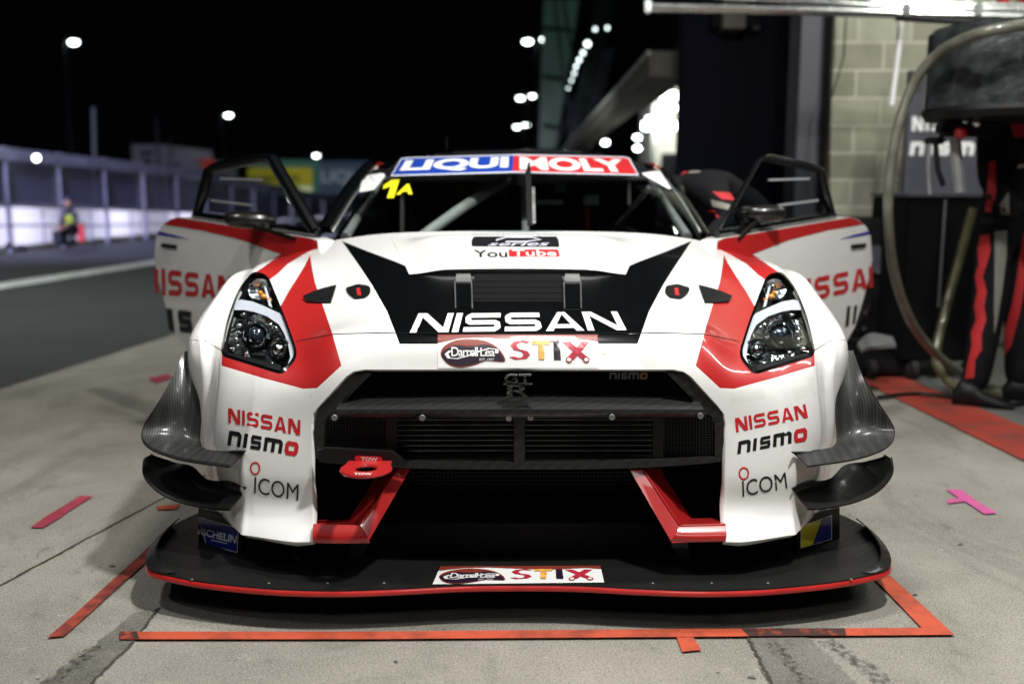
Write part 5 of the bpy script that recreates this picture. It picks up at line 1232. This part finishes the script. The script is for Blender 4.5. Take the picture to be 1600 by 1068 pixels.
for x in (1165, 1200): mb = MB(); mb.box((P(x, 0, 7.2).x, 7.16, 0), (P(x+4, 0, 7.2).x, 7.198, 6), 'darkwall'); mb.build('door_rib', nd)
mb = MB(); mb.box((3.4, 5.2, 5.2), (12, 22, 8), 'darkwall'); mb.build('upper_floor', pit)
# lit garage further along
M['cream'] = mat('cream_wall', (.62, .62, .55), .8); M['tubelit'] = mat('fluorescent_tube', (.9, .9, .9), .5, emit=(.93, 1, .98), es=14)
YG = 19.0; g0 = P(982, 300, YG); g1 = P(1090, 300, YG); gar = empty('lit_garage', ((g0.x+g1.x)/2, YG, 0), 'far garage bay with bright fluorescent tubes and a cream back wall', 'garage')
mb = MB(); x0, x1 = P(1004, 300, YG+3).x, g1.x+.8; mb.box((x0, YG+3, 0), (x1, YG+3.1, 3.7), 'cream'); mb.box((x1, YG, 0), (x1+.1, YG+3, 3.7), 'cream'); mb.box((x0-.1, YG+.8, 0), (x0-.002, YG+3, 3.7), 'cream'); mb.box((x0, YG, 3.7), (x1, YG+3, 3.8), 'cream'); mb.build('wall', gar)
for (xA, xB, y, w) in ((1012, 1060, 150, .085), (1046, 1061, 169, .06), (1004, 1061, 197, .085), (1010, 1040, 184, .02)):
    a, b_ = P(xA, y, YG+.6), P(xB, y, YG+.6); mb = MB(); mb.tube([a, b_], w, 'tubelit', 8); mb.build('tube_lamp', gar)
for i, (x, y, r) in enumerate(((996, 215, .07), (996, 232, .07), (946, 223, .07))):
    c = P(x, y, YG+.5); e = MB(); e.ball(c, r, 'lampwhite', 8, (1.1, .6, .7)); o = e.build('round_lamp', gar)
mb = MB(); mb.box((x0+.4, YG+2.2, 0), (x0+1.0, YG+2.8, 2.0), 'darkwall'); mb.build('cupboard', gar); lamp('garage_ceiling_lamp', (x0+1.2, YG+1.4, 3.6), (x0+1.2, YG+2.6, 0), 90, .8)  # unseen light added inside the bay to brighten its cream walls
# long beams of the awning
M['beamgrey'] = mat('weathered_beam', (.10, .095, .075), .6, noise=.35, nscale=6); M['beamlight'] = mat('beam_edge', (.40, .41, .38), .5, noise=.3, nscale=4)  # edge strip coloured lighter to imitate light caught from the left
bA, bB = P(1042, 100, 8.2), P(888, 240, 29)
be = empty('canopy_beam', (bA.x, bA.y, 0), 'long weathered grey beam slanting away over the garages', 'beam', 'slanting canopy beams')
mb = MB(); mb.beam(bA, bB, .36, .26, 'beamgrey'); mb.build('beam', be); mb = MB(); off = Vector((-.19, 0, .11)); mb.beam(bA+off, bB+off, .03, .05, 'beamlight'); mb.build('edge_strip', be)
bC, bD_ = P(1150, 28, 7.0), P(985, 168, 17); be = empty('canopy_beam', (bC.x, bC.y, 0), 'darker thin beam slanting away nearer the navy garage door', 'beam', 'slanting canopy beams')
mb = MB(); mb.beam(bC, bD_, .42, .16, 'darkwall'); mb.build('beam', be); mb = MB(); off = Vector((.19, 0, -.08)); mb.beam(bC+off, bD_+off, .05, .03, 'beamgrey'); mb.build('edge_strip', be)
mb = MB(); mb.box(P(1130, 44, 6.9), P(1166, 2, 6.9)+Vector((0, .3, 0)), 'beamgrey'); mb.build('bracket', be)
# glass tower
M['greenglass'] = mat('green_glass', (.018, .045, .038), .15, noise=.5, nscale=.8); M['bluegl'] = mat('blue_glass', (.03, .045, .07), .2, noise=.5, nscale=.8)
tw = empty('glass_tower', (P(900, 300, 30).x, 30, 0), 'tall green glass corner of the pit building behind the slanting beams', 'building')
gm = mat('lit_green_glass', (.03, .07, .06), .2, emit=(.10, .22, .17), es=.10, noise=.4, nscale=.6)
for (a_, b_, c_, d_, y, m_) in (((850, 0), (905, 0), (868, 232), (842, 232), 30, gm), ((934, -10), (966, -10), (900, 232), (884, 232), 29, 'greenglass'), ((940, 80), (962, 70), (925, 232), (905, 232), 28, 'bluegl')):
    mb = MB(); mb.prism([P(*a_, y), P(*b_, y), P(*c_, y), P(*d_, y)], (0, .4, 0), m_); mb.build('glass_fin', tw)
mb = MB(); mb.prism([P(905, -10, 30.6), P(1000, -10, 30.6), P(960, 240, 30.6), P(870, 240, 30.6)], (0, 2, 0), 'darkwall'); mb.build('wall', tw)
for y in (44, 120, 196): mb = MB(); mb.beam(P(849, y, 29.9), P(900-y*.13, y+4, 29.9), .06, .12, 'darkwall'); mb.build('glazing_bar', tw)
for a_, b_ in (((866, -5), (895, 232)), ((880, 120), (905, 232)), ((962, 0), (868, 232)), ((880, 0), (900, 120))):
    mb = MB(); mb.beam(P(*a_, 29.4), P(*b_, 29.4), .08, .10, 'slate'); mb.build('frame_bar', tw)
for i, (x, y, r) in enumerate(((949, 44, .07), (930, 46, .07), (918, 69, .13), (911, 83, .09), (905, 94, .09), (900, 104, .08), (897, 115, .07), (893, 126, .06), (888, 138, .05))):
    mb = MB(); c = P(x, y, 24+i*.4); mb.ball(c, r*.55, 'lampsmall', 8); o = mb.build('facade_lamp', tw)
# gantry tubes above
M['bright'] = mat('brushed_aluminium', (.72, .74, .72), .25, 1.0, noise=.1)
ga = empty('lamp_gantry', (P(1400, 300, 3.9).x, 3.9, 0), 'pit gantry of bright aluminium tubes reaching in over the car', 'gantry')
for pts, r, m_ in (([(1010, 11), (1290, 18), (1660, 30)], .030, 'bright'), ([(1100, -8), (1410, 13), (1660, 17)], .022, 'bright'), ([(1260, -12), (1410, 6), (1660, 10)], .016, 'bright'), ([(1180, 2), (1420, 22), (1660, 38)], .014, 'rubberblack'), ([(1400, 28), (1500, 34), (1660, 36)], .02, 'rubberblack')):
    mb = MB(); mb.tube([P(x, y, 3.9) for x, y in pts], r, m_, 10); mb.build('tube', ga)
for x in (1012, 1416, 1528): mb = MB(); c = P(x, 16 if x > 1200 else 11, 3.88); mb.box(c-Vector((.02, .03, .04)), c+Vector((.02, .03, .04)), 'steel', bev=.008); mb.build('clamp', ga)
for pts, r in (([(1409, 0), (1404, 80), (1393, 165)], .017), ([(1512, -20), (1512, 55)], .024)):
    mb = MB(); mb.tube([P(x, y, 4.1) for x, y in pts], r, 'stkw', 10); mb.build('strut', ga)
mb = MB(); mb.tube([P(1568, -10, 4.0), P(1566, 60, 4.0)], .035, 'red', 10); mb.tube([P(1575, -8, 3.9), P(1640, 12, 3.9)], .02, 'red', 10); mb.build('red_cylinder', ga)
mb = MB(); mb.tube([P(1322, 25, 5.2), P(1318, 90, 5.2), P(1297, 160, 5.2), P(1294, 420, 5.2)], .006, 'matt', 6); tag(mb.build('cable'), 'thin black cable hanging down the block wall', 'cable')
# board on the wall
YB = 4.7; bd_ = empty('team_board', (P(1500, 300, YB).x, YB, 0), 'tall dark slate board with white team lettering against the wall', 'sign board')
mb = px_box(1410, 110, 1640, 330, YB, .06, 'slate'); bo = mb.build('board', bd_); mb = MB(); mb.beam((P(1420, 0, YB).x, YB+.03, 0), (P(1420, 0, YB).x, YB+.03, P(1420, 300, YB).z), .06, .04, 'slate'); mb.beam((P(1620, 0, YB).x, YB+.03, 0), (P(1620, 0, YB).x, YB+.03, P(1620, 300, YB).z), .06, .04, 'slate'); mb.build('leg', bd_)
d_ = Decal(planef(YB), off=.008, lift=.0005); d_.word('NISSAN', box_q(1425, 182, 1536, 205), 'stkw', w=1.0, t=.28, gap=.18); d_.build('maker_lettering', bo); d_ = Decal(planef(YB), off=.008, lift=.0005); d_.word('nismo', box_q(1421, 222, 1552, 243), 'stkw', w=1.0, t=.3, gap=.35, shear=.15); d_.build('lettering', bo)

# ------------------------------------------------------------------ refuelling rig, hoses, carts
M['foil'] = mat('wrinkled_foil', (.26, .29, .295), .16, .9, noise=.45, nscale=14, bump=.7, bscale=34)
M['hose'] = mat('clear_braided_hose', (.12, .125, .095), .30, coat=.8, noise=.3, nscale=12, bump=.3, bscale=150)
M['hose2'] = mat('olive_hose', (.075, .075, .035), .35, coat=.5, noise=.3, nscale=10)
YD = 2.35; c = P(1600, 110, YD); rr = abs(P(1600, 110, YD).x-P(1470, 110, YD).x); zt, zb = P(1600, 40, YD).z, P(1600, 175, YD).z
dm = empty('fuel_rig', (c.x, c.y, 0), 'overhead refuelling tank wrapped in silver foil on a black stand', 'fuel rig')
mb = MB(); mb.lathe([(1e-4, zt-zb), (rr*.96, zt-zb), (rr, zt-zb-.02), (rr, .02), (rr*.96, 0), (1e-4, 0)], (c.x, c.y+.1, zb), (0, 0, 1), 'foil', 48); mb.build('tank', dm)
mb = MB(); mb.lathe([(rr*1.02, .022), (rr*1.03, .0), (rr*.98, -.03), (1e-4, -.04)], (c.x, c.y+.1, zb), (0, 0, 1), 'rubberblack', 48); mb.build('tank_base', dm)
mb = MB(); mb.beam((c.x+.33, c.y+.2, 0), (c.x+.33, c.y+.2, zb), .08, .08, 'rubberblack'); mb.build('stand', dm)
mb = MB(); mb.box(P(1474, 213, YD+.1), P(1570, 186, YD+.1)+Vector((0, .12, 0)), 'rubberblack', bev=.02); mb.box(P(1452, 225, YD+.12), P(1480, 214, YD+.12)+Vector((0, .08, 0)), 'rubberblack', bev=.01); va = mb.build('valve_block', dm)
mb = MB(); mb.ball(P(1501, 208, YD+.02), .030, 'stkr', 10); mb.build('valve_knob', va)
mb = MB(); mb.box(P(1548, 182, YD+.02), P(1566, 172, YD+.02)+Vector((0, .03, 0)), 'chrome', bev=.004); pass; mb.ball(P(1526, 192, YD+.02), .022, 'chrome', 8); mb.ball(P(1508, 190, YD+.02), .012, 'chrome', 8); mb.build('fitting', va)
mb = MB(); mb.tube([P(1452, 225, YD+.1), P(1450, 262, YD+.1), P(1453, 304, YD+.1)], .010, 'pole', 8); mb.tube([P(1492, 215, YD+.1), P(1496, 260, YD+.1), P(1500, 300, YD+.1)], .028, 'pole', 8); mb.tube([P(1462, 225, YD+.08), P(1465, 265, YD+.08), P(1474, 290, YD+.08)], .014, 'rubberblack', 8); mb.build('hanging_pipe', va)
mb = MB(); mb.tube(resample([P(1660, 34, YD-.40), P(1600, 39, YD-.42), P(1540, 50, YD-.38), P(1500, 64, YD-.22), P(1465, 84, YD-.1), P(1428, 130, YD), P(1403, 200, YD), P(1391, 270, YD), P(1388, 340, YD), P(1398, 430, YD+.2), P(1428, 510, YD+.45), P(1478, 566, YD+.7), P(1535, 598, YD+.85), P(1570, 606, YD+.9)], 60), .0245, 'hose', 14)
tag(mb.build('fuel_hose'), 'thick translucent greenish hose looping down from the foil wrapped tank', 'hose', 'refuelling hoses')
mb = MB(); mb.tube(resample([P(1520, 325, YD+1.05), P(1500, 400, YD+1.05), P(1478, 480, YD+1.0), P(1463, 550, YD+.9), P(1470, 580, YD+.8), P(1500, 608, YD+.62), P(1560, 618, YD+.60)], 40), .026, 'hose2', 12)
tag(mb.build('fuel_hose'), 'duller olive hose hanging straight in front of the black cabinet', 'hose', 'refuelling hoses')
YC = 3.5; cb = empty('tool_cabinet', (P(1470, 560, YC).x, YC, 0), 'tall black cabinet beneath the foil wrapped tank', 'cabinet')
a = P(1420, 300, YC); b_ = P(1560, 300, YC); mb = MB(); mb.box((a.x, YC, .12), (b_.x, YC+.6, P(1420, 308, YC).z), 'matt', bev=.01); cbo = mb.build('body', cb)
mb = MB(); mb.box(P(1466, 480, YC-.02), P(1479, 312, YC-.02)+Vector((0, .018, 0)), 'pole'); mb.build('handle', cb)
mb = MB(); mb.box((a.x-.01, YC-.015, P(1420, 308, YC).z+.002), (b_.x, YC+.6, P(1420, 302, YC).z), 'slate'); mb.build('top', cb)
for x in (a.x+.08, b_.x-.08):
    mb = MB(); mb.lathe([(1e-4, -.02), (.055, -.02), (.055, .02), (1e-4, .02)], (x, YC+.06, .06), (1, 0, 0), 'tyre', 18); mb.build('castor', cb)
YT = 3.9; tc_ = empty('equipment_trolley', (P(1375, 560, YT).x, YT, 0), 'low black equipment trolley behind the right hand door', 'trolley')
a = P(1340, 350, YT); b_ = P(1402, 350, YT); mb = MB(); mb.box((a.x, YT, .2), (b_.x, YT+.5, P(1340, 340, YT).z), 'rubberblack', bev=.02); mb.box((a.x+.02, YT-.03, .62), (b_.x-.1, YT-.002, .80), 'slate', bev=.01); mb.build('body', tc_)
for i, (x, y) in enumerate(((1372, 425), (1352, 488), (1350, 513), (1350, 400), (1388, 372))):
    mb = MB(); mb.lathe([(.012, 0), (.012, .01), (1e-4, .012)], P(x, y, YT-.03), (0, -1, 0), 'steel', 12); mb.build('knob', tc_)
mb = MB(); mb.box((a.x-.1, YT-.35, .02), (b_.x+.05, YT+.5, .14), 'rubberblack', bev=.02); mb.build('base', tc_)
for x in (a.x, b_.x): mb = MB(); mb.lathe([(1e-4, -.02), (.06, -.02), (.06, .02), (1e-4, .02)], (x, YT-.38, .062), (1, 0, 0), 'tyre', 18); mb.build('wheel', tc_)
mb = MB(); mb.sheet([P(1340, 536, YT-.8), P(1360, 520, YT-.6), P(1395, 526, YT-.6)], [P(1348, 546, YT-.9), P(1368, 540, YT-.8), P(1400, 538, YT-.8)], 'pole', th=.02, n=8, k=2); tag(mb.build('air_jack_plate'), 'crumpled grey plate lying low beside the trolley', 'plate')
mb = MB(); mb.tube(resample([(2.0, 2.9, .02), (2.3, 3.0, .02), (2.6, 2.7, .02), (3.0, 2.9, .02), (3.4, 2.6, .02)], 30), .012, 'rubberblack', 8); tag(mb.build('air_line'), 'thin black air line lying on the garage floor', 'cable')

# ------------------------------------------------------------------ people
def skin(name, J, E, R, m, parent=None, sub=2, root=0):
    me = bpy.data.meshes.new(name); me.from_pydata([tuple(p) for p in J], E, []); o = bpy.data.objects.new(name, me); COL.objects.link(o)
    sk = o.modifiers.new('s', 'SKIN'); o.modifiers.new('u', 'SUBSURF').levels = sub; o.modifiers['u'].render_levels = sub
    for i, v in enumerate(me.skin_vertices[0].data): v.radius = R[i] if isinstance(R[i], (tuple, list)) else (R[i], R[i]); v.use_root = (i == root)
    sk.use_smooth_shade = True; bpy.context.view_layer.update()
    m2 = bpy.data.meshes.new_from_object(o.evaluated_get(bpy.context.evaluated_depsgraph_get())); bpy.data.objects.remove(o)
    m2.materials.clear(); m2.materials.append(M[m] if isinstance(m, str) else m); m2.name = name
    m2.polygons.foreach_set("use_smooth", [True]*len(m2.polygons)); m2.polygons.foreach_set("material_index", [0]*len(m2.polygons))
    o = bpy.data.objects.new(name, m2); COL.objects.link(o)
    if parent: put(o, parent)
    return o
M['suit'] = mat('black_race_suit', (.005, .005, .007), .8, spec=.2, noise=.3, nscale=6, bump=.6, bscale=14)
M['suitred'] = mat('red_suit_fabric', (.45, .018, .022), .7, noise=.15, nscale=9); M['suitgrey'] = mat('grey_suit_fabric', (.20, .20, .17), .75, noise=.2, nscale=9)
M['glove'] = mat('glove', (.015, .015, .016), .7); M['shoe'] = mat('shoe', (.0035, .0035, .004), .5, spec=.3); M['visor'] = mat('visor', (.02, .025, .03), .05, coat=1)
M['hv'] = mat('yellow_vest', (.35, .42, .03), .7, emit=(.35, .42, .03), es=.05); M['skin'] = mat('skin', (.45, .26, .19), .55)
def hand(wr, d, side, parent, m='glove', curl=.5, s=1.0):
    """gloved hand: palm, four fingers of different lengths and a thumb"""
    wr = Vector(wr); d = Vector(d).normalized(); side = (Vector(side)-d*Vector(side).dot(d)).normalized(); nrm = d.cross(side).normalized()
    J = [wr]; E = []; R = [.026*s]; J.append(wr+d*.045*s); E.append((0, 1)); R.append((.038*s, .020*s))
    for k, L in enumerate((.070, .082, .076, .058)):
        b = wr+d*.085*s+side*(.030-.020*k)*s; i0 = len(J); J.append(b); E.append((1, i0)); R.append(.012*s)
        dd = d.copy(); p = b
        for q in range(3):
            dd = (dd*math.cos(curl*.8)+nrm*math.sin(curl*.8)).normalized(); p = p+dd*L*s*(.42-.07*q); J.append(p); E.append((len(J)-2, len(J)-1)); R.append((.0105-.001*q)*s)
    i0 = len(J); J.append(wr+d*.03*s+side*.035*s); E.append((1, i0)); R.append(.014*s)
    J.append(J[-1]+(side*.7+d*.7+nrm*.2).normalized()*.035*s); E.append((i0, i0+1)); R.append(.012*s)
    J.append(J[-1]+(side*.2+d*.9+nrm*.5).normalized()*.030*s); E.append((i0+1, i0+2)); R.append(.010*s)
    return skin('hand', J, E, R, m, parent, 1)
def helmet(c, face, m, parent, s=1.0, stripe='suitred'):
    c = Vector(c); f = Vector(face).normalized(); mb = MB(); mb.ball(c, .135*s, m, 16, (.92, 1.05, 1.0)); mb.ball(c+f*.03*s+Vector((0, 0, -.06*s)), .105*s, m, 12, (.9, 1.0, .75)); h = mb.build('helmet', parent)
    rt = f.cross(Vector((0, 0, 1))).normalized(); A = []; B = []
    for k in range(-4, 5):
        a = k/4*1.15; dv = (f*math.cos(a)+rt*math.sin(a)); dv = Vector((dv.x*.92, dv.y*1.05, 0))
        A.append(c+dv*.128*s+Vector((0, 0, .050*s))); B.append(c+dv*.137*s+Vector((0, 0, -.018*s)))
    mb = MB(); mb.sheet(A, B, 'visor', th=.003, n=20, k=4, bulge=f*.008*s); mb.build('visor', h)
    A = [c+Vector((rt.x*.04*s, rt.y*.04*s, 0))+(f*math.cos(a)+Vector((0, 0, 1))*math.sin(a))*.142*s for a in np.linspace(.7, 2.8, 9)]; B = [p-rt*.05*s for p in A]
    mb = MB(); mb.sheet(A, B, stripe, th=.003, n=16, k=3); mb.build('helmet_stripe', h); return h
def shoe(heel, d, parent, m='shoe'):
    heel = Vector(heel); d = Vector(d).normalized(); sd = Vector((d.y, -d.x, 0)); mb = MB(); pr = [(-.04, .036, .08), (.0, .046, .15), (.06, .048, .14), (.12, .052, .085), (.20, .052, .058), (.262, .034, .036)]; vs = []; n = 12
    for s, w, h in pr:
        for k in range(n):
            a = 2*math.pi*k/n; vs.append(heel+d*s+sd*w*math.cos(a)+Vector((0, 0, max(.004, h*.5+h*.5*math.sin(a)))))
    fs = [(i*n+k, i*n+(k+1) % n, (i+1)*n+(k+1) % n, (i+1)*n+k) for i in range(len(pr)-1) for k in range(n)]+[tuple(range(n)), tuple((len(pr)-1)*n+k for k in range(n))]
    mb.add(vs, fs, m); o = mb.build('shoe', parent)
    A = [heel+d*.01+sd*.0+Vector((0, 0, .118)), heel+d*.10+Vector((0, 0, .088))]
    mb = MB(); mb.sheet([p+sd*.022 for p in A], [p-sd*.022 for p in A], 'suitgrey', th=.002, n=4, k=2); mb.build('shoe_logo', o); return o
def bvh_of(o):
    bm = bmesh.new(); bm.from_mesh(o.data); b = Vector(); q = o.parent
    while q: b += q.location; q = q.parent
    bm.transform(Matrix.Translation(b)); t = BVHTree.FromBMesh(bm); bm.free(); return t
def on_body(t, Y):
    def f(px, py, off=0):
        loc, n, fi, d_ = t.ray_cast(CAM, ray(px, py).normalized())
        if loc is None:
            loc, n, fi, d_ = t.find_nearest(P(px, py, Y)); return None
        if n.dot(CAM-loc) < 0: n = -n
        return loc+n*off
    return f
# crew member standing at the right edge
gx = G(1522, 636); Yp = gx.y; ox = gx.x
pa = empty('person', (ox+.2, Yp+.1, 0), 'crew member in black race suit with red and grey stripes standing by the fuel rig', 'person')
hipx = ox+.16
J = [(hipx, Yp+.12, .97), (hipx, Yp+.12, 1.12), (hipx+.02, Yp+.10, 1.32), (hipx+.03, Yp+.10, 1.47), (hipx+.03, Yp+.08, 1.56), (hipx+.03, Yp+.06, 1.66),
     (hipx-.07, Yp+.10, .90), (ox+.065, Yp+.05, .52), (ox+.01, Yp+.04, .075), (hipx+.09, Yp+.14, .90), (hipx+.12, Yp+.14, .52), (hipx+.15, Yp+.16, .075),
     (hipx-.13, Yp+.08, 1.43), (hipx-.17, Yp-.02, 1.18), (hipx-.06, Yp-.17, 1.02), (hipx+.20, Yp+.10, 1.43), (hipx+.26, Yp+.0, 1.16), (hipx+.18, Yp-.14, 1.02)]
E = [(0, 1), (1, 2), (2, 3), (3, 4), (4, 5), (0, 6), (6, 7), (7, 8), (0, 9), (9, 10), (10, 11), (3, 12), (12, 13), (13, 14), (3, 15), (15, 16), (16, 17)]
R = [(.15, .12), (.14, .11), (.16, .125), (.11, .10), .065, .09, .105, .088, .072, .105, .088, .072, .085, .064, .045, .085, .064, .045]
bo = skin('suit', J, E, R, 'suit', pa); f_ = on_body(bvh_of(bo), Yp)
helmet((hipx+.03, Yp+.05, 1.72), (-.5, -.85, -.05), 'suit', pa); shoe((ox-.06, Yp+.04, 0), (1, -.45, 0), pa); shoe((hipx+.11, Yp+.16, 0), (1, -.35, 0), pa)
hand((hipx-.06, Yp-.17, 1.02), (.75, -.35, -.2), (0, 0, 1), pa); hand((hipx+.18, Yp-.14, 1.02), (-.75, -.35, -.2), (0, 0, 1), pa)
for pts, m_ in (([(1532, 368), (1546, 366), (1548, 392), (1541, 415), (1536, 432), (1542, 455), (1538, 478), (1541, 500), (1534, 520), (1534, 545), (1524, 562), (1522, 590), (1508, 592), (1514, 560), (1519, 540), (1518, 518), (1526, 500), (1523, 478), (1528, 455), (1524, 432), (1530, 412), (1528, 390)], 'suitred'),
                ([(1554, 362), (1573, 360), (1572, 400), (1566, 450), (1558, 500), (1553, 522), (1553, 480), (1554, 420)], 'suitgrey'),
                ([(1598, 362), (1604, 372), (1602, 440), (1593, 490), (1580, 540), (1570, 556), (1571, 515), (1581, 480), (1590, 430)], 'suitred'),
                ([(1545, 255), (1555, 250), (1557, 300), (1548, 332), (1540, 330), (1543, 290)], 'suitred'), ([(1562, 320), (1576, 300), (1578, 335), (1564, 336)], 'suitgrey'),
                ([(1578, 196), (1600, 190), (1606, 214), (1584, 216)], 'suitred'), ([(1532, 338), (1575, 342), (1575, 352), (1532, 348)], 'rubberblack')):
    dd = Decal(f_, off=.003, lift=0); dd.poly(pts, m_, 7); dd.build('suit_stripe' if m_ != 'rubberblack' else 'belt', bo)
dd = Decal(f_, off=.004); dd.text('SPORT', [(1590, 258), (1606, 256), (1606, 261), (1590, 263)], 'stkw', .02); dd.build('suit_lettering', bo)
# crew member bent into the car at the right door
pb = empty('person', (1.30, 2.55, 0), 'crew member in black and red suit bending into the open right door', 'person')
J = [(1.26, 2.62, .90), (1.20, 2.56, 1.05), (1.02, 2.50, 1.15), (.88, 2.46, 1.20), (.80, 2.44, 1.18), (.74, 2.42, 1.14), (1.20, 2.72, .84), (1.26, 2.70, .48), (1.30, 2.80, .12), (1.30, 2.52, .84), (1.36, 2.48, .48), (1.36, 2.60, .12),
     (.93, 2.32, 1.14), (1.0, 2.16, 1.02), (.84, 2.06, .90), (.90, 2.62, 1.15), (.80, 2.74, .95), (.66, 2.60, .85)]
R = [(.11, .11), (.10, .095), (.105, .09), (.085, .08), .055, .07, .09, .08, .06, .105, .08, .06, .08, .058, .042, .08, .058, .042]
bo = skin('suit', J, E, R, 'suit', pb); f_ = on_body(bvh_of(bo), 2.3)
helmet((.70, 2.42, 1.09), (-.8, -.1, -.6), 'suit', pb, 1.0, 'suit'); shoe((1.30, 2.84, 0), (-.6, -.8, 0), pb); shoe((1.36, 2.62, 0), (-.4, -.9, 0), pb)
hand((.84, 2.06, .90), (-.6, -.4, -.3), (0, -1, 0), pb); hand((.66, 2.60, .85), (-.5, -.2, -.4), (0, -1, 0), pb)
for pts, m_ in (([(1048, 255), (1063, 254), (1078, 268), (1064, 275)], 'suitred'), ([(1064, 262), (1085, 259), (1096, 270), (1075, 272)], 'suitgrey'), ([(1113, 300), (1140, 302), (1148, 314), (1128, 312)], 'suitred'), ([(1104, 328), (1118, 328), (1126, 342), (1108, 336)], 'suitred'), ([(1111, 312), (1140, 320), (1142, 330), (1114, 322)], 'suitgrey')):
    dd = Decal(f_, off=.004, lift=0); dd.poly(pts, m_, 6); dd.build('suit_stripe', bo)
dd = Decal(f_, off=.005); dd.poly([(1059, 291), (1070, 290), (1076, 316), (1068, 318)], 'suitgrey', 6); dd.build('suit_badge', bo)
# marshal by the fence
KZ = Vector((0, 0, .145)); mq = PZ(114, 383, .145); mq.z = 0; pm = empty('person', (mq.x, mq.y, .145), 'marshal in yellow green vest crouching at the foot of the lit fence panels', 'person')
J = [(a, b, c+.145) for a, b, c in ((0, .05, .26), (0, .02, .36), (0, -.03, .50), (0, -.05, .60), (0, -.06, .66), (0, -.08, .72), (-.09, 0, .24), (-.13, -.30, .38), (-.12, -.18, .08), (.09, 0, .24), (.13, -.30, .38), (.12, -.18, .08), (-.15, -.04, .55), (-.20, -.16, .36), (-.14, -.34, .40), (.15, -.04, .55), (.20, -.16, .36), (.14, -.34, .40))]
J = [(mq.x+a*.72, mq.y+b, c) for a, b, c in J]
R = [(.10, .10), (.10, .09), (.11, .09), (.08, .08), .045, .06, .07, .055, .04, .07, .055, .04, .05, .038, .028, .05, .038, .028]
bo = skin('clothes', J, E, R, 'fencedark', pm); vst = skin('vest', [J[0], J[1], J[2], J[3]], [(0, 1), (1, 2), (2, 3)], [(.115, .11), (.115, .10), (.125, .105), (.095, .09)], 'hv', pm)
mb = MB(); mb.ball((mq.x, mq.y-.09, .145+.78), .080, 'skin', 10, (.85, 1, 1.15)); mb.build('head', pm); mb = MB(); mb.ball((mq.x, mq.y-.08, .145+.82), .088, 'fencedark', 10, (.9, 1, .9)); mb.build('cap', pm)
for j in (8, 11): o = shoe((J[j][0], J[j][1], 0), (0, -1, 0), pm); o.location.z += .145
hand(J[14], (.5, -.3, -.6), (0, -1, 0), pm, 'skin'); hand(J[17], (-.5, -.3, -.6), (0, -1, 0), pm, 'skin')
xq = PZ(128, 377, .145); e = empty('fire_extinguisher', (xq.x, xq.y, .145), 'small red fire extinguisher standing just right of the crouching marshal', 'fire extinguisher')
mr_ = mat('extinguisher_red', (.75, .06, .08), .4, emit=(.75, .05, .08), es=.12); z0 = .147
mb = MB(); mb.lathe([(1e-4, z0), (.060, z0), (.065, z0+.03), (.065, z0+.26), (.045, z0+.32), (.015, z0+.34), (1e-4, z0+.34)], (xq.x, xq.y, 0), (0, 0, 1), mr_, 24); mb.build('cylinder', e); mb = MB(); mb.box((xq.x-.03, xq.y-.01, z0+.34), (xq.x+.05, xq.y+.01, z0+.38), 'rubberblack'); mb.build('valve', e)
xq = PZ(95, 380, .145); e = empty('crate', (xq.x, xq.y, .145), 'small black box left of the crouching marshal at the fence foot', 'box'); mb = MB(); mb.box((xq.x-.11, xq.y-.1, .147), (xq.x+.11, xq.y+.1, .35), 'fencedark', bev=.01); mb.build('body', e); mb = MB(); mb.box((xq.x-.12, xq.y-.11, .352), (xq.x+.12, xq.y+.11, .38), 'fencedark', bev=.01); mb.build('lid', e)
for x, y, sx, lb in ((14, 388, .8, 'dark round sandbag on the kerb nearer the left edge'), (34, 392, 1.5, 'flatter dark sandbag on the kerb right of the round one')):
    xq = PZ(x, y, .145); mb = MB(); mb.ball((xq.x, xq.y, .145+.05), .08, 'fencedark', 10, (sx, .8, .7)); tag(mb.build('sandbag'), lb, 'sandbag')
